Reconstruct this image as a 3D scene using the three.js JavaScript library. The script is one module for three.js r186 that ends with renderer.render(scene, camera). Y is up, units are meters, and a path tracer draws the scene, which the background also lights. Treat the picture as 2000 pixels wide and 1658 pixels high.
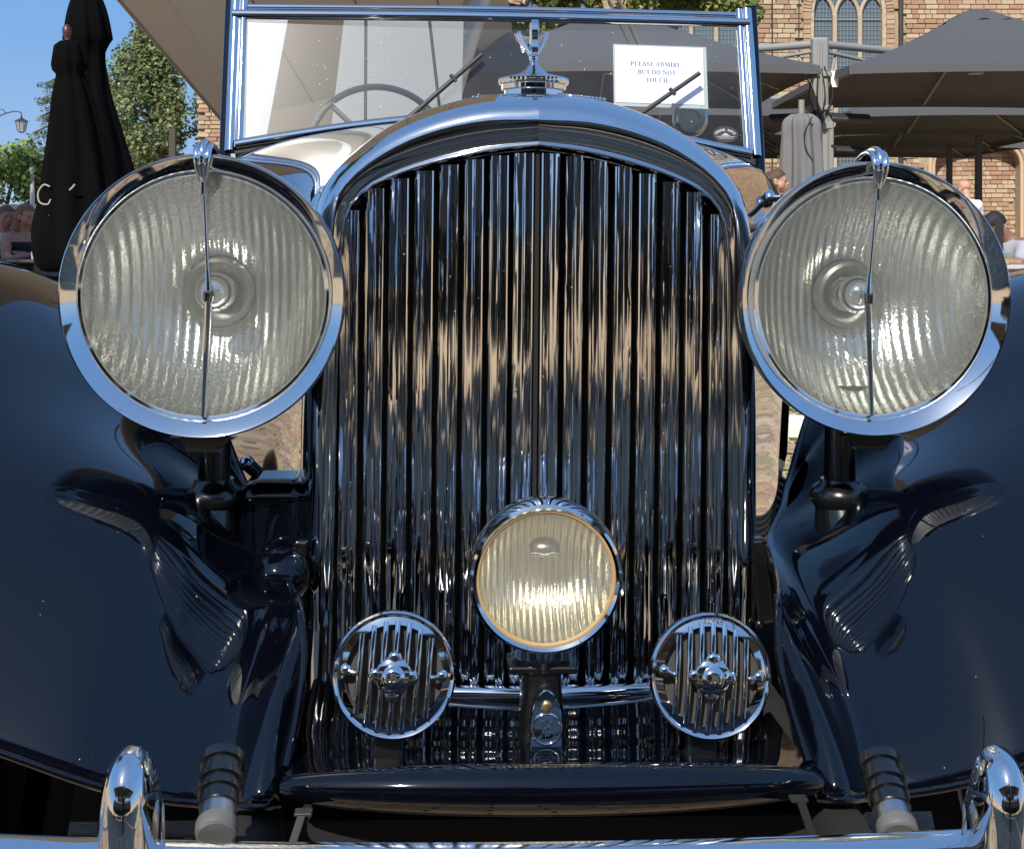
import * as THREE from 'three';
import { RoundedBoxGeometry } from 'three/addons/geometries/RoundedBoxGeometry.js';
import { TextGeometry } from 'three/addons/geometries/TextGeometry.js';
import { FontLoader } from 'three/addons/loaders/FontLoader.js';
import { MarchingCubes } from 'three/addons/objects/MarchingCubes.js';
import { mergeGeometries, toCreasedNormals, mergeVertices } from 'three/addons/utils/BufferGeometryUtils.js';
import { createNoise2D, createNoise3D } from 'simplex-noise';

// ------------------------------------------------------------------ camera, sky, sun, exposure
const scene = new THREE.Scene();
const LENS = 2600, CX = 1000, CY = 447, EYE = 1.05;             // focal length and principal point in pixels of a 2000 x 1658 frame
const camera = new THREE.PerspectiveCamera(2 * Math.atan(829 / LENS) * 180 / Math.PI, 2000 / 1658, 0.05, 900);
camera.position.set(0, EYE, 0);
camera.setViewOffset(2000, 1658, 0, 829 - CY, 2000, 1658);
camera.updateProjectionMatrix();
scene.add(camera);
const renderer = new THREE.WebGLRenderer({ antialias: true });
renderer.toneMapping = THREE.LinearToneMapping;
renderer.toneMappingExposure = 1.3;
renderer.shadowMap.enabled = true;
const SUN = new THREE.Vector3(-0.26, 0.72, 0.62).normalize();
{
  const w = 512, h = 256, d = new Float32Array(w * h * 4);
  const stops = [[-90, .20, .18, .15], [-0.5, .30, .32, .34], [0, .36, .52, .74], [8, .19, .38, .70], [22, .145, .32, .66], [45, .155, .30, .60], [90, .135, .26, .53]];
  for (let y = 0; y < h; y++) {
    const el = ((y + .5) / h - .5) * 180;
    let k = 0; while (k < stops.length - 2 && el > stops[k + 1][0]) k++;
    const a = stops[k], b = stops[k + 1], t = Math.min(1, Math.max(0, (el - a[0]) / (b[0] - a[0])));
    for (let x = 0; x < w; x++) {
      const az = ((x + .5) / w - .5) * 2 * Math.PI, e = el * Math.PI / 180;
      const c = Math.cos(az) * Math.cos(e) * SUN.x + Math.sin(e) * SUN.y + Math.sin(az) * Math.cos(e) * SUN.z;
      const g = el > 0 ? .5 * Math.pow(Math.max(0, c), 40) + .14 * Math.pow(Math.max(0, c), 6) : 0;
      const i = (y * w + x) * 4;
      for (let j = 0; j < 3; j++) d[i + j] = a[j + 1] + (b[j + 1] - a[j + 1]) * t + g * [1, .97, .9][j];
      d[i + 3] = 1;
    }
  }
  const sky = new THREE.DataTexture(d, w, h, THREE.RGBAFormat, THREE.FloatType);
  sky.mapping = THREE.EquirectangularReflectionMapping; sky.magFilter = sky.minFilter = THREE.LinearFilter; sky.wrapS = THREE.RepeatWrapping; sky.needsUpdate = true;
  scene.background = sky; scene.environment = sky; scene.environmentIntensity = scene.backgroundIntensity = .88;
}
const sun = new THREE.DirectionalLight(new THREE.Color(1, .94, .84), 5);
sun.position.copy(SUN).multiplyScalar(40); sun.target.position.set(0, 0, -6);
sun.castShadow = true; sun.shadow.mapSize.set(4096, 4096);
Object.assign(sun.shadow.camera, { left: -22, right: 22, top: 22, bottom: -22, near: 1, far: 110 });
scene.add(sun, sun.target);

// ------------------------------------------------------------------ helpers
let seed = 20240611;
const rnd = () => { seed |= 0; seed = seed + 0x6D2B79F5 | 0; let t = Math.imul(seed ^ seed >>> 15, 1 | seed); t = t + Math.imul(t ^ t >>> 7, 61 | t) ^ t; return ((t ^ t >>> 14) >>> 0) / 4294967296; };
const rr = (a, b) => a + (b - a) * rnd();
const noise2 = createNoise2D(rnd), noise3 = createNoise3D(rnd);
const fbm = (x, y, o = 4) => { let s = 0, a = .5; for (let i = 0; i < o; i++) { s += a * noise2(x, y); x *= 2.03; y *= 2.03; a *= .5; } return s; };
const V = (x, y, z) => new THREE.Vector3(x, y, z);
const lerp = THREE.MathUtils.lerp, clamp = THREE.MathUtils.clamp, sstep = THREE.MathUtils.smoothstep;
const used = {};
const numbered = (n) => { used[n] = (used[n] ?? -1) + 1; return used[n] ? n + '_' + String(used[n]).padStart(3, '0') : n; };
function tag(o, label, category, group, kind) {
  o.userData.label = label;
  if (category) o.userData.category = category;
  if (group) o.userData.group = group;
  if (kind) o.userData.kind = kind;
  return o;
}
function thing(name, label, category, pos = [0, 0, 0], turn = 0, group) {
  const o = new THREE.Group(); o.name = numbered(name); o.position.set(...pos); o.rotation.y = turn; scene.add(o);
  return tag(o, label, category, group);
}
function merged(list) {
  if (!Array.isArray(list)) return list;
  list = list.map((g) => { g = g.index ? g.toNonIndexed() : g; for (const k of Object.keys(g.attributes)) if (!['position', 'normal', 'uv', 'color'].includes(k)) g.deleteAttribute(k); if (!g.attributes.uv) g.setAttribute('uv', new THREE.BufferAttribute(new Float32Array(g.attributes.position.count * 2), 2)); return g; });
  return mergeGeometries(list);
}
function part(name, geo, mat, parent, label) {
  const m = new THREE.Mesh(merged(geo), mat); m.name = parent === scene ? numbered(name) : name;
  m.castShadow = m.receiveShadow = true; parent.add(m);
  if (label) m.userData.label = label;
  return m;
}
const sub = (name, parent, label) => { const g = new THREE.Group(); g.name = name; parent.add(g); if (label) g.userData.label = label; return g; };
const at = (g, x, y, z, rx = 0, ry = 0, rz = 0) => { if (rz) g.rotateZ(rz); if (rx) g.rotateX(rx); if (ry) g.rotateY(ry); return g.translate(x, y, z); };
const box = (w, h, d, x = 0, y = 0, z = 0, r = 0) => (r ? new RoundedBoxGeometry(w, h, d, 2, Math.min(r, w / 2.01, h / 2.01, d / 2.01)) : new THREE.BoxGeometry(w, h, d)).translate(x, y, z);
const curve = (pts) => new THREE.CatmullRomCurve3(pts.map((p) => p.isVector3 ? p : V(...p)), false, 'centripetal');
const tube = (pts, r, n = 24, k = 10) => new THREE.TubeGeometry(pts.length === 2 ? new THREE.LineCurve3(...pts.map((p) => p.isVector3 ? p : V(...p))) : curve(pts), pts.length === 2 ? 1 : n, r, k);
const rod = (a, b, r0, r1 = r0, k = 14) => {
  const A = a.isVector3 ? a : V(...a), B = b.isVector3 ? b : V(...b), d = B.clone().sub(A), g = new THREE.CylinderGeometry(r1, r0, d.length(), k);
  g.translate(0, d.length() / 2, 0).applyQuaternion(new THREE.Quaternion().setFromUnitVectors(V(0, 1, 0), d.normalize()));
  return g.translate(A.x, A.y, A.z);
};
const ball = (r, x, y, z, sx = 1, sy = 1, sz = 1, n = 20) => new THREE.SphereGeometry(r, n, Math.round(n * .7)).scale(sx, sy, sz).translate(x, y, z);
const spin = (pts, n = 64, crease = .7) => {                                          // a lathe with smooth normals, split where the outline turns sharply
  const runs = [[pts[0]]]; for (let i = 1; i < pts.length; i++) { runs[runs.length - 1].push(pts[i]); if (i < pts.length - 1) { const a = Math.atan2(pts[i][1] - pts[i - 1][1], pts[i][0] - pts[i - 1][0]), b = Math.atan2(pts[i + 1][1] - pts[i][1], pts[i + 1][0] - pts[i][0]); let d = Math.abs(a - b); if (d > Math.PI) d = 2 * Math.PI - d; if (d > crease) runs.push([pts[i]]); } }
  return merged(runs.map((r) => new THREE.LatheGeometry(r.map((p) => new THREE.Vector2(...p)), n)));
};      // about y
const spinZ = (pts, n = 64, crease = .7) => spin(pts, n, crease).rotateX(Math.PI / 2);                                                          // about z, second number along +z
function smoothPts(pts, n) { return curve(pts.map((p) => p.length === 2 ? [p[0], p[1], 0] : p)).getSpacedPoints(n).map((v) => [v.x, v.y, v.z]); }
const smooth2 = (pts, n) => smoothPts(pts, n).map((p) => [p[0], p[1]]);
function loft(rows, uvScale, flip) {                             // grid of points to a smooth surface; uv in metres along row and column
  const R = rows.length, C = rows[0].length, pos = [], uv = [], idx = [];
  for (let i = 0; i < R; i++) { let s = 0; for (let j = 0; j < C; j++) {
    const p = rows[i][j]; pos.push(p[0], p[1], p[2]);
    if (j) s += Math.hypot(p[0] - rows[i][j - 1][0], p[1] - rows[i][j - 1][1], p[2] - rows[i][j - 1][2]);
    uv.push(uvScale ? s * uvScale : j / (C - 1), uvScale ? i * .02 * uvScale : i / (R - 1));
  } }
  for (let i = 0; i < R - 1; i++) for (let j = 0; j < C - 1; j++) { const a = i * C + j, b = a + 1, c = a + C, d = c + 1; flip ? idx.push(a, c, b, b, c, d) : idx.push(a, b, c, b, d, c); }
  const g = new THREE.BufferGeometry();
  g.setAttribute('position', new THREE.Float32BufferAttribute(pos, 3)); g.setAttribute('uv', new THREE.Float32BufferAttribute(uv, 2)); g.setIndex(idx); g.computeVertexNormals();
  return g;
}
function mirrorX(g) {
  g = g.clone(); const p = g.attributes.position; for (let i = 0; i < p.count; i++) p.setX(i, -p.getX(i));
  const n = g.attributes.normal; if (n) for (let i = 0; i < n.count; i++) n.setX(i, -n.getX(i));
  if (g.index) { const a = g.index.array; for (let i = 0; i < a.length; i += 3) { const t = a[i + 1]; a[i + 1] = a[i + 2]; a[i + 2] = t; } }
  else for (const at of Object.values(g.attributes)) for (let i = 0; i < at.count; i += 3) for (let k = 0; k < at.itemSize; k++) { const a = at.array, x = (i + 1) * at.itemSize + k, y = (i + 2) * at.itemSize + k, t = a[x]; a[x] = a[y]; a[y] = t; }
  return g;
}
function planarUV(g, s) { const p = g.attributes.position, u = new Float32Array(p.count * 2); for (let i = 0; i < p.count; i++) { u[2 * i] = p.getX(i) * s; u[2 * i + 1] = p.getY(i) * s; } g.setAttribute('uv', new THREE.BufferAttribute(u, 2)); return g; }
function texture(w, h, f, srgb, rx = 1, ry = 1) {               // f(u, v) -> grey or [r, g, b] in 0..1
  const d = new Uint8Array(w * h * 4);
  for (let y = 0; y < h; y++) for (let x = 0; x < w; x++) { let c = f((x + .5) / w, (y + .5) / h); if (!Array.isArray(c)) c = [c, c, c]; const i = (y * w + x) * 4; for (let k = 0; k < 3; k++) d[i + k] = clamp(c[k], 0, 1) * 255; d[i + 3] = 255; }
  const t = new THREE.DataTexture(d, w, h); t.wrapS = t.wrapT = THREE.RepeatWrapping; t.magFilter = t.minFilter = THREE.LinearFilter; t.repeat.set(rx, ry);
  if (srgb) t.colorSpace = THREE.SRGBColorSpace; t.needsUpdate = true; return t;
}
const tileNoise = (u, v, f, seedZ = 0) => {                      // periodic noise on a torus
  const a = u * 2 * Math.PI, b = v * 2 * Math.PI, k = f / (2 * Math.PI);
  return noise3(Math.cos(a) * k + seedZ, Math.sin(a) * k + Math.cos(b) * k * 1.3, Math.sin(b) * k * 1.3 + seedZ * .7);
};
const lin = (r, g, b) => new THREE.Color().setRGB(r, g, b);
const std = (r, g, b, rough = .8, o = {}) => new THREE.MeshStandardMaterial({ color: lin(r, g, b), roughness: rough, side: THREE.DoubleSide, ...o });

// ------------------------------------------------------------------ materials
const M = {};
const dustRough = texture(512, 512, (u, v) => { const n = tileNoise(u, v, 9) * .5 + tileNoise(u, v, 40, 5) * .5, s = tileNoise(u, v, 120, 9); return .10 + .06 * n + (s > .72 ? .35 : 0); }, false, 3, 3);
const scratch = texture(512, 512, (u, v) => .5 + .5 * (tileNoise(u, v, 30, 3) * .5 + tileNoise(u * 1, v, 90, 8) * .3), false, 4, 4);
M.chrome = new THREE.MeshStandardMaterial({ color: lin(.74, .75, .76), metalness: 1, roughness: .055, side: THREE.DoubleSide });
M.chromeDull = new THREE.MeshStandardMaterial({ color: lin(.50, .50, .49), metalness: 1, roughness: .28, side: THREE.DoubleSide });
const tile2 = (u, v, fu, fv, s = 0) => { const a = u * 2 * Math.PI, b = v * 2 * Math.PI, p = fu / (2 * Math.PI), q = fv / (2 * Math.PI); return noise3(Math.cos(a) * p + s, Math.sin(a) * p + Math.cos(b) * q, Math.sin(b) * q + s * .7); };
const ripple = texture(512, 512, (u, v) => .5 + .5 * (tile2(u, v, 9, 1.6, 2) * .6 + tile2(u, v, 40, 2, 6) * .35), false);
M.slat = new THREE.MeshStandardMaterial({ color: lin(.76, .76, .77), metalness: 1, roughness: .05, bumpMap: ripple, bumpScale: .00045, side: THREE.DoubleSide });
M.paint = new THREE.MeshPhysicalMaterial({ color: lin(.0012, .0017, .0040), roughness: .05, ior: 1.3, specularIntensity: .6, clearcoat: 1, clearcoatRoughness: .018, side: THREE.DoubleSide });
M.black = new THREE.MeshPhysicalMaterial({ color: lin(.004, .004, .004), roughness: .25, clearcoat: .8, clearcoatRoughness: .06, side: THREE.DoubleSide });
M.screenGlass = new THREE.MeshPhysicalMaterial({ color: lin(.95, .97, .96), transmission: 1, thickness: 0, roughness: .20, ior: 1.5, side: THREE.DoubleSide });
M.rubber = std(.012, .012, .012, .7);
M.void = std(.004, .004, .004, .9);
M.glass = new THREE.MeshPhysicalMaterial({ color: lin(.94, .97, .95), transmission: 1, thickness: 0, roughness: 0, ior: 1.52, side: THREE.DoubleSide });
const lensBump = texture(512, 512, (u, v) => { const f = .5 + .5 * Math.cos(u * 2 * Math.PI * 28); return f * .50 + .26 * (.5 + .5 * tileNoise(u, v, 150, 4)); });
M.lens = new THREE.MeshPhysicalMaterial({ color: lin(.86, .875, .845), transmission: .97, thickness: 0, roughness: .36, ior: 1.5, bumpMap: lensBump, bumpScale: .0008, side: THREE.DoubleSide });
const flute = texture(512, 256, (u, v) => .5 + .5 * Math.cos(u * 2 * Math.PI * 24 + .5 * tileNoise(u, v, 6)) + .12 * tileNoise(u, v, 90));
M.reflector = new THREE.MeshStandardMaterial({ color: lin(.74, .74, .71), metalness: 1, roughness: .20, bumpMap: lensBump, bumpScale: .0016, side: THREE.DoubleSide });
M.fogLens = new THREE.MeshPhysicalMaterial({ color: lin(.95, .93, .86), transmission: .96, thickness: 0, roughness: .38, ior: 1.5, bumpMap: flute, bumpScale: .0010, side: THREE.DoubleSide });
M.fogReflector = new THREE.MeshStandardMaterial({ color: lin(.90, .88, .80), metalness: 1, roughness: .24, bumpMap: flute, bumpScale: .0015, side: THREE.DoubleSide });
M.brass = new THREE.MeshStandardMaterial({ color: lin(.55, .42, .24), metalness: 1, roughness: .35 });
M.leather = std(.03, .022, .016, .5);
M.canvasDark = std(.055, .055, .058, .9);
const weave = texture(256, 256, (u, v) => .5 + .25 * Math.sin(u * 2 * Math.PI * 64) * Math.sin(v * 2 * Math.PI * 64) + .3 * tileNoise(u, v, 6));
M.parasol = std(.064, .064, .069, .85, { bumpMap: weave, bumpScale: .002 });
M.parasolBlack = new THREE.MeshPhysicalMaterial({ color: lin(.0020, .0021, .0026), roughness: .95, specularIntensity: .15, side: THREE.DoubleSide });
M.steelGrey = std(.22, .22, .21, .55);
M.galv = new THREE.MeshStandardMaterial({ color: lin(.42, .44, .43), metalness: .7, roughness: .45 });
M.darkMetal = std(.03, .03, .032, .5);
M.white = std(.78, .78, .76, .6);
const font = await new FontLoader().loadAsync('fonts/droid/droid_serif_bold.typeface.json');
const letters = (s, size, depth, x, y, z) => { const g = new TextGeometry(s, { font, size, depth, curveSegments: 5, bevelEnabled: true, bevelThickness: depth * .3, bevelSize: size * .02, bevelSegments: 1 }); g.computeBoundingBox(); const b = g.boundingBox; return g.translate(x - (b.min.x + b.max.x) / 2, y - (b.min.y + b.max.y) / 2, z); };
// world point seen at a pixel of the 2000-wide frame, at a distance along the view axis
const W = (u, v, d) => V((u - CX) / LENS * d, EYE + (CY - v) / LENS * d, -d);

// ------------------------------------------------------------------ the ground
{
  const soil = texture(512, 512, (u, v) => { const n = .5 + .5 * tileNoise(u, v, 14) * .7 + .15 * tileNoise(u, v, 60, 3); return [.64 + .16 * n, .55 + .13 * n, .43 + .09 * n]; }, true, 60, 60);
  const g = part('ground', new THREE.PlaneGeometry(700, 700).rotateX(-Math.PI / 2), std(1, 1, 1, .95, { map: soil }), scene);
  tag(g, 'sandy tan ground of the square, between and under the paving', null, null, 'structure');
  const pav = sub('pavement', scene); tag(pav, 'square paved with worn tan clinker bricks and moss in the joints', null, null, 'structure');
  const cols = [[.52, .38, .235], [.57, .43, .28], [.46, .335, .21], [.60, .48, .33], [.40, .30, .21]];
  const grain = texture(256, 256, (u, v) => .72 + .22 * tileNoise(u, v, 8) + .16 * tileNoise(u, v, 40, 7));
  const mats = cols.map((c) => std(...c, .85, { map: grain }));
  const shapes = [0, 1, 2].map(() => { const g = new RoundedBoxGeometry(.205, .05, .100, 1, .006); const p = g.attributes.position; for (let i = 0; i < p.count; i++) if (p.getY(i) > 0) p.setY(i, p.getY(i) + rr(-.001, .002)); g.computeVertexNormals(); return g; });
  const rest = [[], [], [], [], []]; let own = 0;
  for (let r = 0, z = -11; z < 5.5; z += .106, r++) for (let x = -5.2 + (r % 2) * .105; x < 5.2; x += .211) {
    const px = CX + x / -z * LENS, py = CY + EYE / -z * LENS, k = Math.floor(rnd() * 5), s = Math.floor(rnd() * 3), y = rr(-.006, .0), t = rr(-.02, .02);
    const seen = z < -.5 && ((px > 1470 && px < 1610 && py > 760 && py < 960) || (px > 30 && px < 200 && py > 1500 && py < 1640));
    if (seen && own < 280) { const m = part('paver', shapes[s], mats[k], pav); m.position.set(x, y, z); m.rotation.y = t; own++; }
    else rest[k].push([x, y, z, t]);
  }
  const dummy = new THREE.Object3D(), total = rest.reduce((a, b) => a + b.length, 0);
  const field = new THREE.InstancedMesh(shapes[0], std(1, 1, 1, .85, { map: grain }), total); field.name = 'paver_field'; field.userData.kind = 'stuff';
  let n = 0; rest.forEach((list, k) => list.forEach(([x, y, z, t]) => { dummy.position.set(x, y, z); dummy.rotation.set(rr(-.01, .01), t, rr(-.01, .01)); dummy.updateMatrix(); field.setMatrixAt(n, dummy.matrix); field.setColorAt(n++, lin(...cols[k].map((c) => c * rr(.85, 1.1))))})); 
  field.castShadow = field.receiveShadow = true; pav.add(field);
  // moss in the joints beside the far kerb
  const moss = []; for (let i = 0; i < 420; i++) { const p = W(rr(1480, 1610), rr(800, 935), 1); const d = EYE / (EYE - p.y); const q = V(p.x * d, .026, -d); moss.push(new THREE.TetrahedronGeometry(rr(.008, .02)).rotateY(rr(0, 6)).scale(1.3, .6, 1).translate(Math.round(q.x / .1055) * .1055 + rr(-.01, .01), q.y, Math.round((q.z + 11) / .106) * .106 - 11 + .053 + rr(-.012, .012))); }
  tag(part('moss', moss, std(.07, .095, .02, .95), scene), 'green moss growing in the brick joints beside the pale kerb stones', 'moss', null, 'stuff');
  for (const [u, v, w, t] of [[1520, 862, .24, .12], [1562, 852, .2, -.25], [1575, 862, .16, .1], [1555, 783, .3, .3]]) {
    const d = EYE * LENS / (v - CY), p = V((u - CX) / LENS * d, .055, -d), g = new RoundedBoxGeometry(w, .09, .12, 3, .02), q = g.attributes.position;
    for (let i = 0; i < q.count; i++) q.setY(i, q.getY(i) + .008 * noise2(q.getX(i) * 12 + u, q.getZ(i) * 12)); g.computeVertexNormals();
    const m = part('kerb_stone', g, std(.62, .60, .56, .8), scene); m.position.copy(p); m.rotation.y = t;
    tag(m, { 1520: 'long pale kerb stone lying beside the mossy joint behind the front wing', 1562: 'pale wedge of kerb stone lying behind the long one', 1575: 'short pale kerb stone touching the wing edge', 1555: 'farthest pale kerb stone under the headlamp rim' }[u], 'kerb stone', 'loose kerb stones beyond the car');
  }
}

// ------------------------------------------------------------------ the car: local x to the picture's right, z towards the viewer, z = 0 in the plane of the lamp lenses
const car = thing('vintage_car', 'black vintage touring car with tall chrome radiator grille and two huge chrome headlamps', 'car', [.0195, 0, -1.4425]);
car.rotation.set(0, 3 * Math.PI / 180, -.6 * Math.PI / 180); car.updateMatrixWorld();
const toCar = car.matrixWorld.clone().invert(), eyeLocal = V(0, EYE, 0).applyMatrix4(toCar);
function P(u, v, z) {                                             // car-local point at that depth which the frame shows at (u, v)
  const a = V((u - CX) / LENS, EYE + (CY - v) / LENS, -1).applyMatrix4(toCar).sub(eyeLocal);
  return a.multiplyScalar((z - eyeLocal.z) / a.z).add(eyeLocal);
}
// ---- radiator shell, built as a loft of half contours, ridge in the middle
const NB = 46, vee = (x, z) => z + .026 * (1 - Math.min(1, Math.abs(x) / .25));
const half = (pts, n = NB) => { const q = smooth2(pts, 300), out = [], seg = [0]; for (let i = 1; i < q.length; i++) seg.push(seg[i - 1] + Math.hypot(q[i][0] - q[i - 1][0], q[i][1] - q[i - 1][1])); const T = seg[seg.length - 1]; let k = 0; for (let i = 0; i < n; i++) { const t = T * i / (n - 1); while (k < seg.length - 2 && seg[k + 1] < t) k++; const f = (t - seg[k]) / (seg[k + 1] - seg[k] || 1); out.push([lerp(q[k][0], q[k + 1][0], f), lerp(q[k][1], q[k + 1][1], f)]); } return out; };
const pix = (list, z) => list.map(([u, v], i) => { const p = P(u, v, z); return [i ? p.x : 0, p.y]; });
const C0 = half(pix([[1052, 289], [1130, 299], [1230, 322], [1320, 352], [1378, 382], [1408, 420], [1420, 480], [1424, 700], [1424, 1000], [1424, 1362]], -.06));
const C2 = half(pix([[1055, 237], [1150, 241], [1250, 264], [1330, 300], [1395, 348], [1432, 400], [1447, 490], [1450, 720], [1450, 1000], [1450, 1362]], -.065));
const C3 = half(pix([[1052, 186], [1130, 192], [1220, 214], [1310, 252], [1385, 308], [1434, 365], [1457, 440], [1468, 700], [1470, 1000], [1470, 1362]], -.14));
const ring = (c, z) => c.map(([x, y]) => [x, y, vee(x, z)]);
const mixC = (a, b, t) => a.map((p, i) => [lerp(p[0], b[i][0], t), lerp(p[1], b[i][1], t)]);
const radiator = sub('radiator', car);
{
  const rows = [ring(C0, -.105), ring(C0, -.066), ring(mixC(C0, C2, .06), -.062), ring(mixC(C0, C2, .12), -.063), ring(mixC(C0, C2, .16), -.066), ring(mixC(C0, C2, .22), -.067)];
  for (const [t, z] of [[.4, -.0650], [.6, -.0632], [.78, -.0624], [.92, -.0622]]) rows.push(ring(mixC(C0, C2, t), z));
  for (let k = 0; k <= 9; k++) { const a = k / 9 * Math.PI / 2; rows.push(ring(mixC(C2, C3, Math.sin(a)), -.0625 - .084 * (1 - Math.cos(a)))); }
  for (const [k, z] of [[1, -.18], [1, -.22]]) rows.push(C3.map(([x, y]) => [x, y + .002, z]));
  const g = loft(rows, 1); part('shell', [g, mirrorX(g)], M.chrome, radiator, 'polished chrome radiator shell with a raised centre ridge');
  const back = C0.map(([x, y]) => [x, y, -.104]), floor = C0.map(([x]) => [x, .5, -.104]); const cg = loft([back, floor], 1);
  part('core', [cg, mirrorX(cg)], M.void, radiator, 'dark radiator core behind the slats');
  // bottom tray edge of the shell
  const b = []; for (const s of [-1, 1]) b.push(tube([[0, .535, -.03], [s * .12, .533, -.045], [s * .245, .531, -.07]], .009, 20, 8)); part('bottom_rail', b, M.chrome, radiator);
  // slats
  const topAt = (x) => { for (let i = 1; i < NB; i++) if (C0[i][0] >= x) { const f = (x - C0[i - 1][0]) / (C0[i][0] - C0[i - 1][0]); return lerp(C0[i - 1][1], C0[i][1], f); } return C0[NB - 1][1]; };
  const prof = [[.0005, -.016], [.0005, -.003], [.0012, -.0008], [.0026, .0004], [.0042, .0006], [.0054, .0000], [.0058, -.0024], [.0069, -.0024], [.0073, .0000], [.0086, .0006], [.0102, .0004], [.0116, -.0008], [.0122, -.003], [.0122, -.0062], [.0135, -.0070], [.0172, -.0062], [.0214, -.0074], [.0226, -.0088], [.0226, -.018]];
  for (let s of [-1, 1]) for (let i = 0; i < 8; i++) {
    const x0 = .0035 + i * .0279, top = topAt(x0 + .004) - .006 - (i === 7 ? .004 : 0), rowsS = [], n = 26, lean = rr(-.03, .03) + .02, bow = rr(-.0012, .0012), tw = rr(-.035, .035);
    for (let r = 0; r <= n; r++) {
      const t = r / n, y = lerp(.536, top, t), a = lean + tw * (t - .5) + .012 * noise2(i * 3 + s, t * 5);
      rowsS.push(prof.map(([px, pz]) => { const X = px * Math.cos(a) + pz * Math.sin(a) * .5, Z = pz - px * Math.sin(a); return [s * (x0 + X), y, vee(x0 + X, -.068) + Z + bow * Math.sin(t * Math.PI)]; }));
    }
    const shape = new THREE.Shape(prof.map(([px, pz]) => new THREE.Vector2(px, pz))), cap = new THREE.ShapeGeometry(shape), cp = cap.attributes.position;
    for (let k = 0; k < cp.count; k++) { const px = cp.getX(k), pz = cp.getY(k); cp.setXYZ(k, s * (x0 + px), top, vee(x0 + px, -.068) + pz - px * lean); }
    cap.computeVertexNormals();
    const body = toCreasedNormals(loft(rowsS, 6, s < 0), .75); part('slat', [body, cap], M.slat, radiator);
  }
  const sp2 = []; for (let k = 0; k < 170; k++) { const i = Math.floor(rnd() * 8), s = rnd() < .5 ? -1 : 1, x = .0035 + i * .0279 + rr(.002, .011), y = rr(.56, 1.05); if (y < topAt(x) - .02) sp2.push(ball(rr(.0002, .0006), s * x, y, vee(x, -.068) + .0006, 1, rr(.8, 2.2), .4, 5)); } part('dust_specks', sp2, std(.42, .41, .38, .9), radiator).userData.kind = 'stuff';
  part('centre_bar', [box(.0045, .62, .012, 0, .84, -.052)], M.void, radiator);
  // cap, mascot, beaded badge wings
  const cx = P(1042, 165, -.135).x, cy = P(1042, 178, -.135).y, cz = -.135;
  const knurl = new THREE.LatheGeometry([[.0, .0], [.036, 0], [.0385, .001], [.0385, .0065], [.0405, .0075], [.0415, .0095], [.0415, .0135], [.0400, .0150], [.030, .0175], [.012, .0215], [.0, .022]].map((p) => new THREE.Vector2(...p)), 96);
  const kp = knurl.attributes.position; for (let i = 0; i < kp.count; i++) { const x = kp.getX(i), z = kp.getZ(i), r = Math.hypot(x, z); if (r > .040) { const a = Math.atan2(z, x), f = 1 + .012 * Math.cos(a * 48); kp.setX(i, x * f); kp.setZ(i, z * f); } }
  knurl.computeVertexNormals();
  const scratches = [toCreasedNormals(knurl.toNonIndexed(), .6).translate(cx, cy, cz), spin([[.030, -.012], [.034, -.010], [.0345, .0], [.0, .0]], 64).translate(cx, cy, cz)];
  part('filler_cap', scratches, M.chrome, radiator, 'knurled chrome filler cap');
  const my = cy + .021, mk = 1.6 / LENS, mp = (u, v, z = 0) => [cx + (u - 1044) * mk, my + (142 - v) * mk, cz + z];
  const mascot = [spin([[.020, 0], [.017, .003], [.011, .007], [.006, .013], [.0045, .019], [.005, .023], [.0, .024]], 40).translate(cx, my - .003, cz)];
  // the letter's edge, seen end on, and the two feathered wings swept up behind it
  const bs = new THREE.Shape(); bs.moveTo(-.018, 0); bs.lineTo(.016, 0); bs.quadraticCurveTo(.028, .008, .016, .02); bs.quadraticCurveTo(.026, .032, .012, .042); bs.lineTo(-.016, .042); bs.closePath();
  mascot.push(new THREE.ExtrudeGeometry(bs, { depth: .0065, bevelEnabled: true, bevelSize: .001, bevelThickness: .001, bevelSegments: 2 }).translate(0, 0, -.00325).rotateY(-Math.PI / 2).translate(cx, my + .019, cz));
  for (const s of [-1, 1]) for (let k = 0; k < 9; k++) { const a = [cx + s * .003, my + .022 + k * .002, cz - .004 - k * .004], b = [cx + s * (.0165 - k * .0012), my + .050 - k * .0018, cz - .018 - k * .007]; mascot.push(tube([a, [(a[0] + b[0]) / 2 + s * .001, (a[1] + b[1]) / 2, (a[2] + b[2]) / 2], b], .0024, 8, 8)); mascot.push(ball(.0029, ...b, 1, 1, 1, 10)); }
  part('mascot', mascot, M.chrome, radiator, 'upright winged chrome letter mascot seen from the front');
  const beads = []; for (const [s, u0, v0, u1, v1] of [[0, 925, 190, 1018, 184], [0, 1092, 184, 1180, 194], [0, 1030, 187, 1075, 188]]) for (let k = 0; k < 13; k++) { const t = k / 12, p = P(lerp(u0, u1, t), lerp(v0, v1, t), -.12); beads.push(ball(.0024, p.x, p.y, -.12, 1, 1, 1, 8)); const q = P(lerp(u0, u1, t) - 3, lerp(v0, v1, t) + 6, -.114); if (k % 2) beads.push(ball(.0019, q.x, q.y, -.114, 1, 1, 1, 8)); }
  part('badge_wing', beads, M.chrome, radiator, 'row of beaded feather tips of the winged badge on the shell');
}
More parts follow.
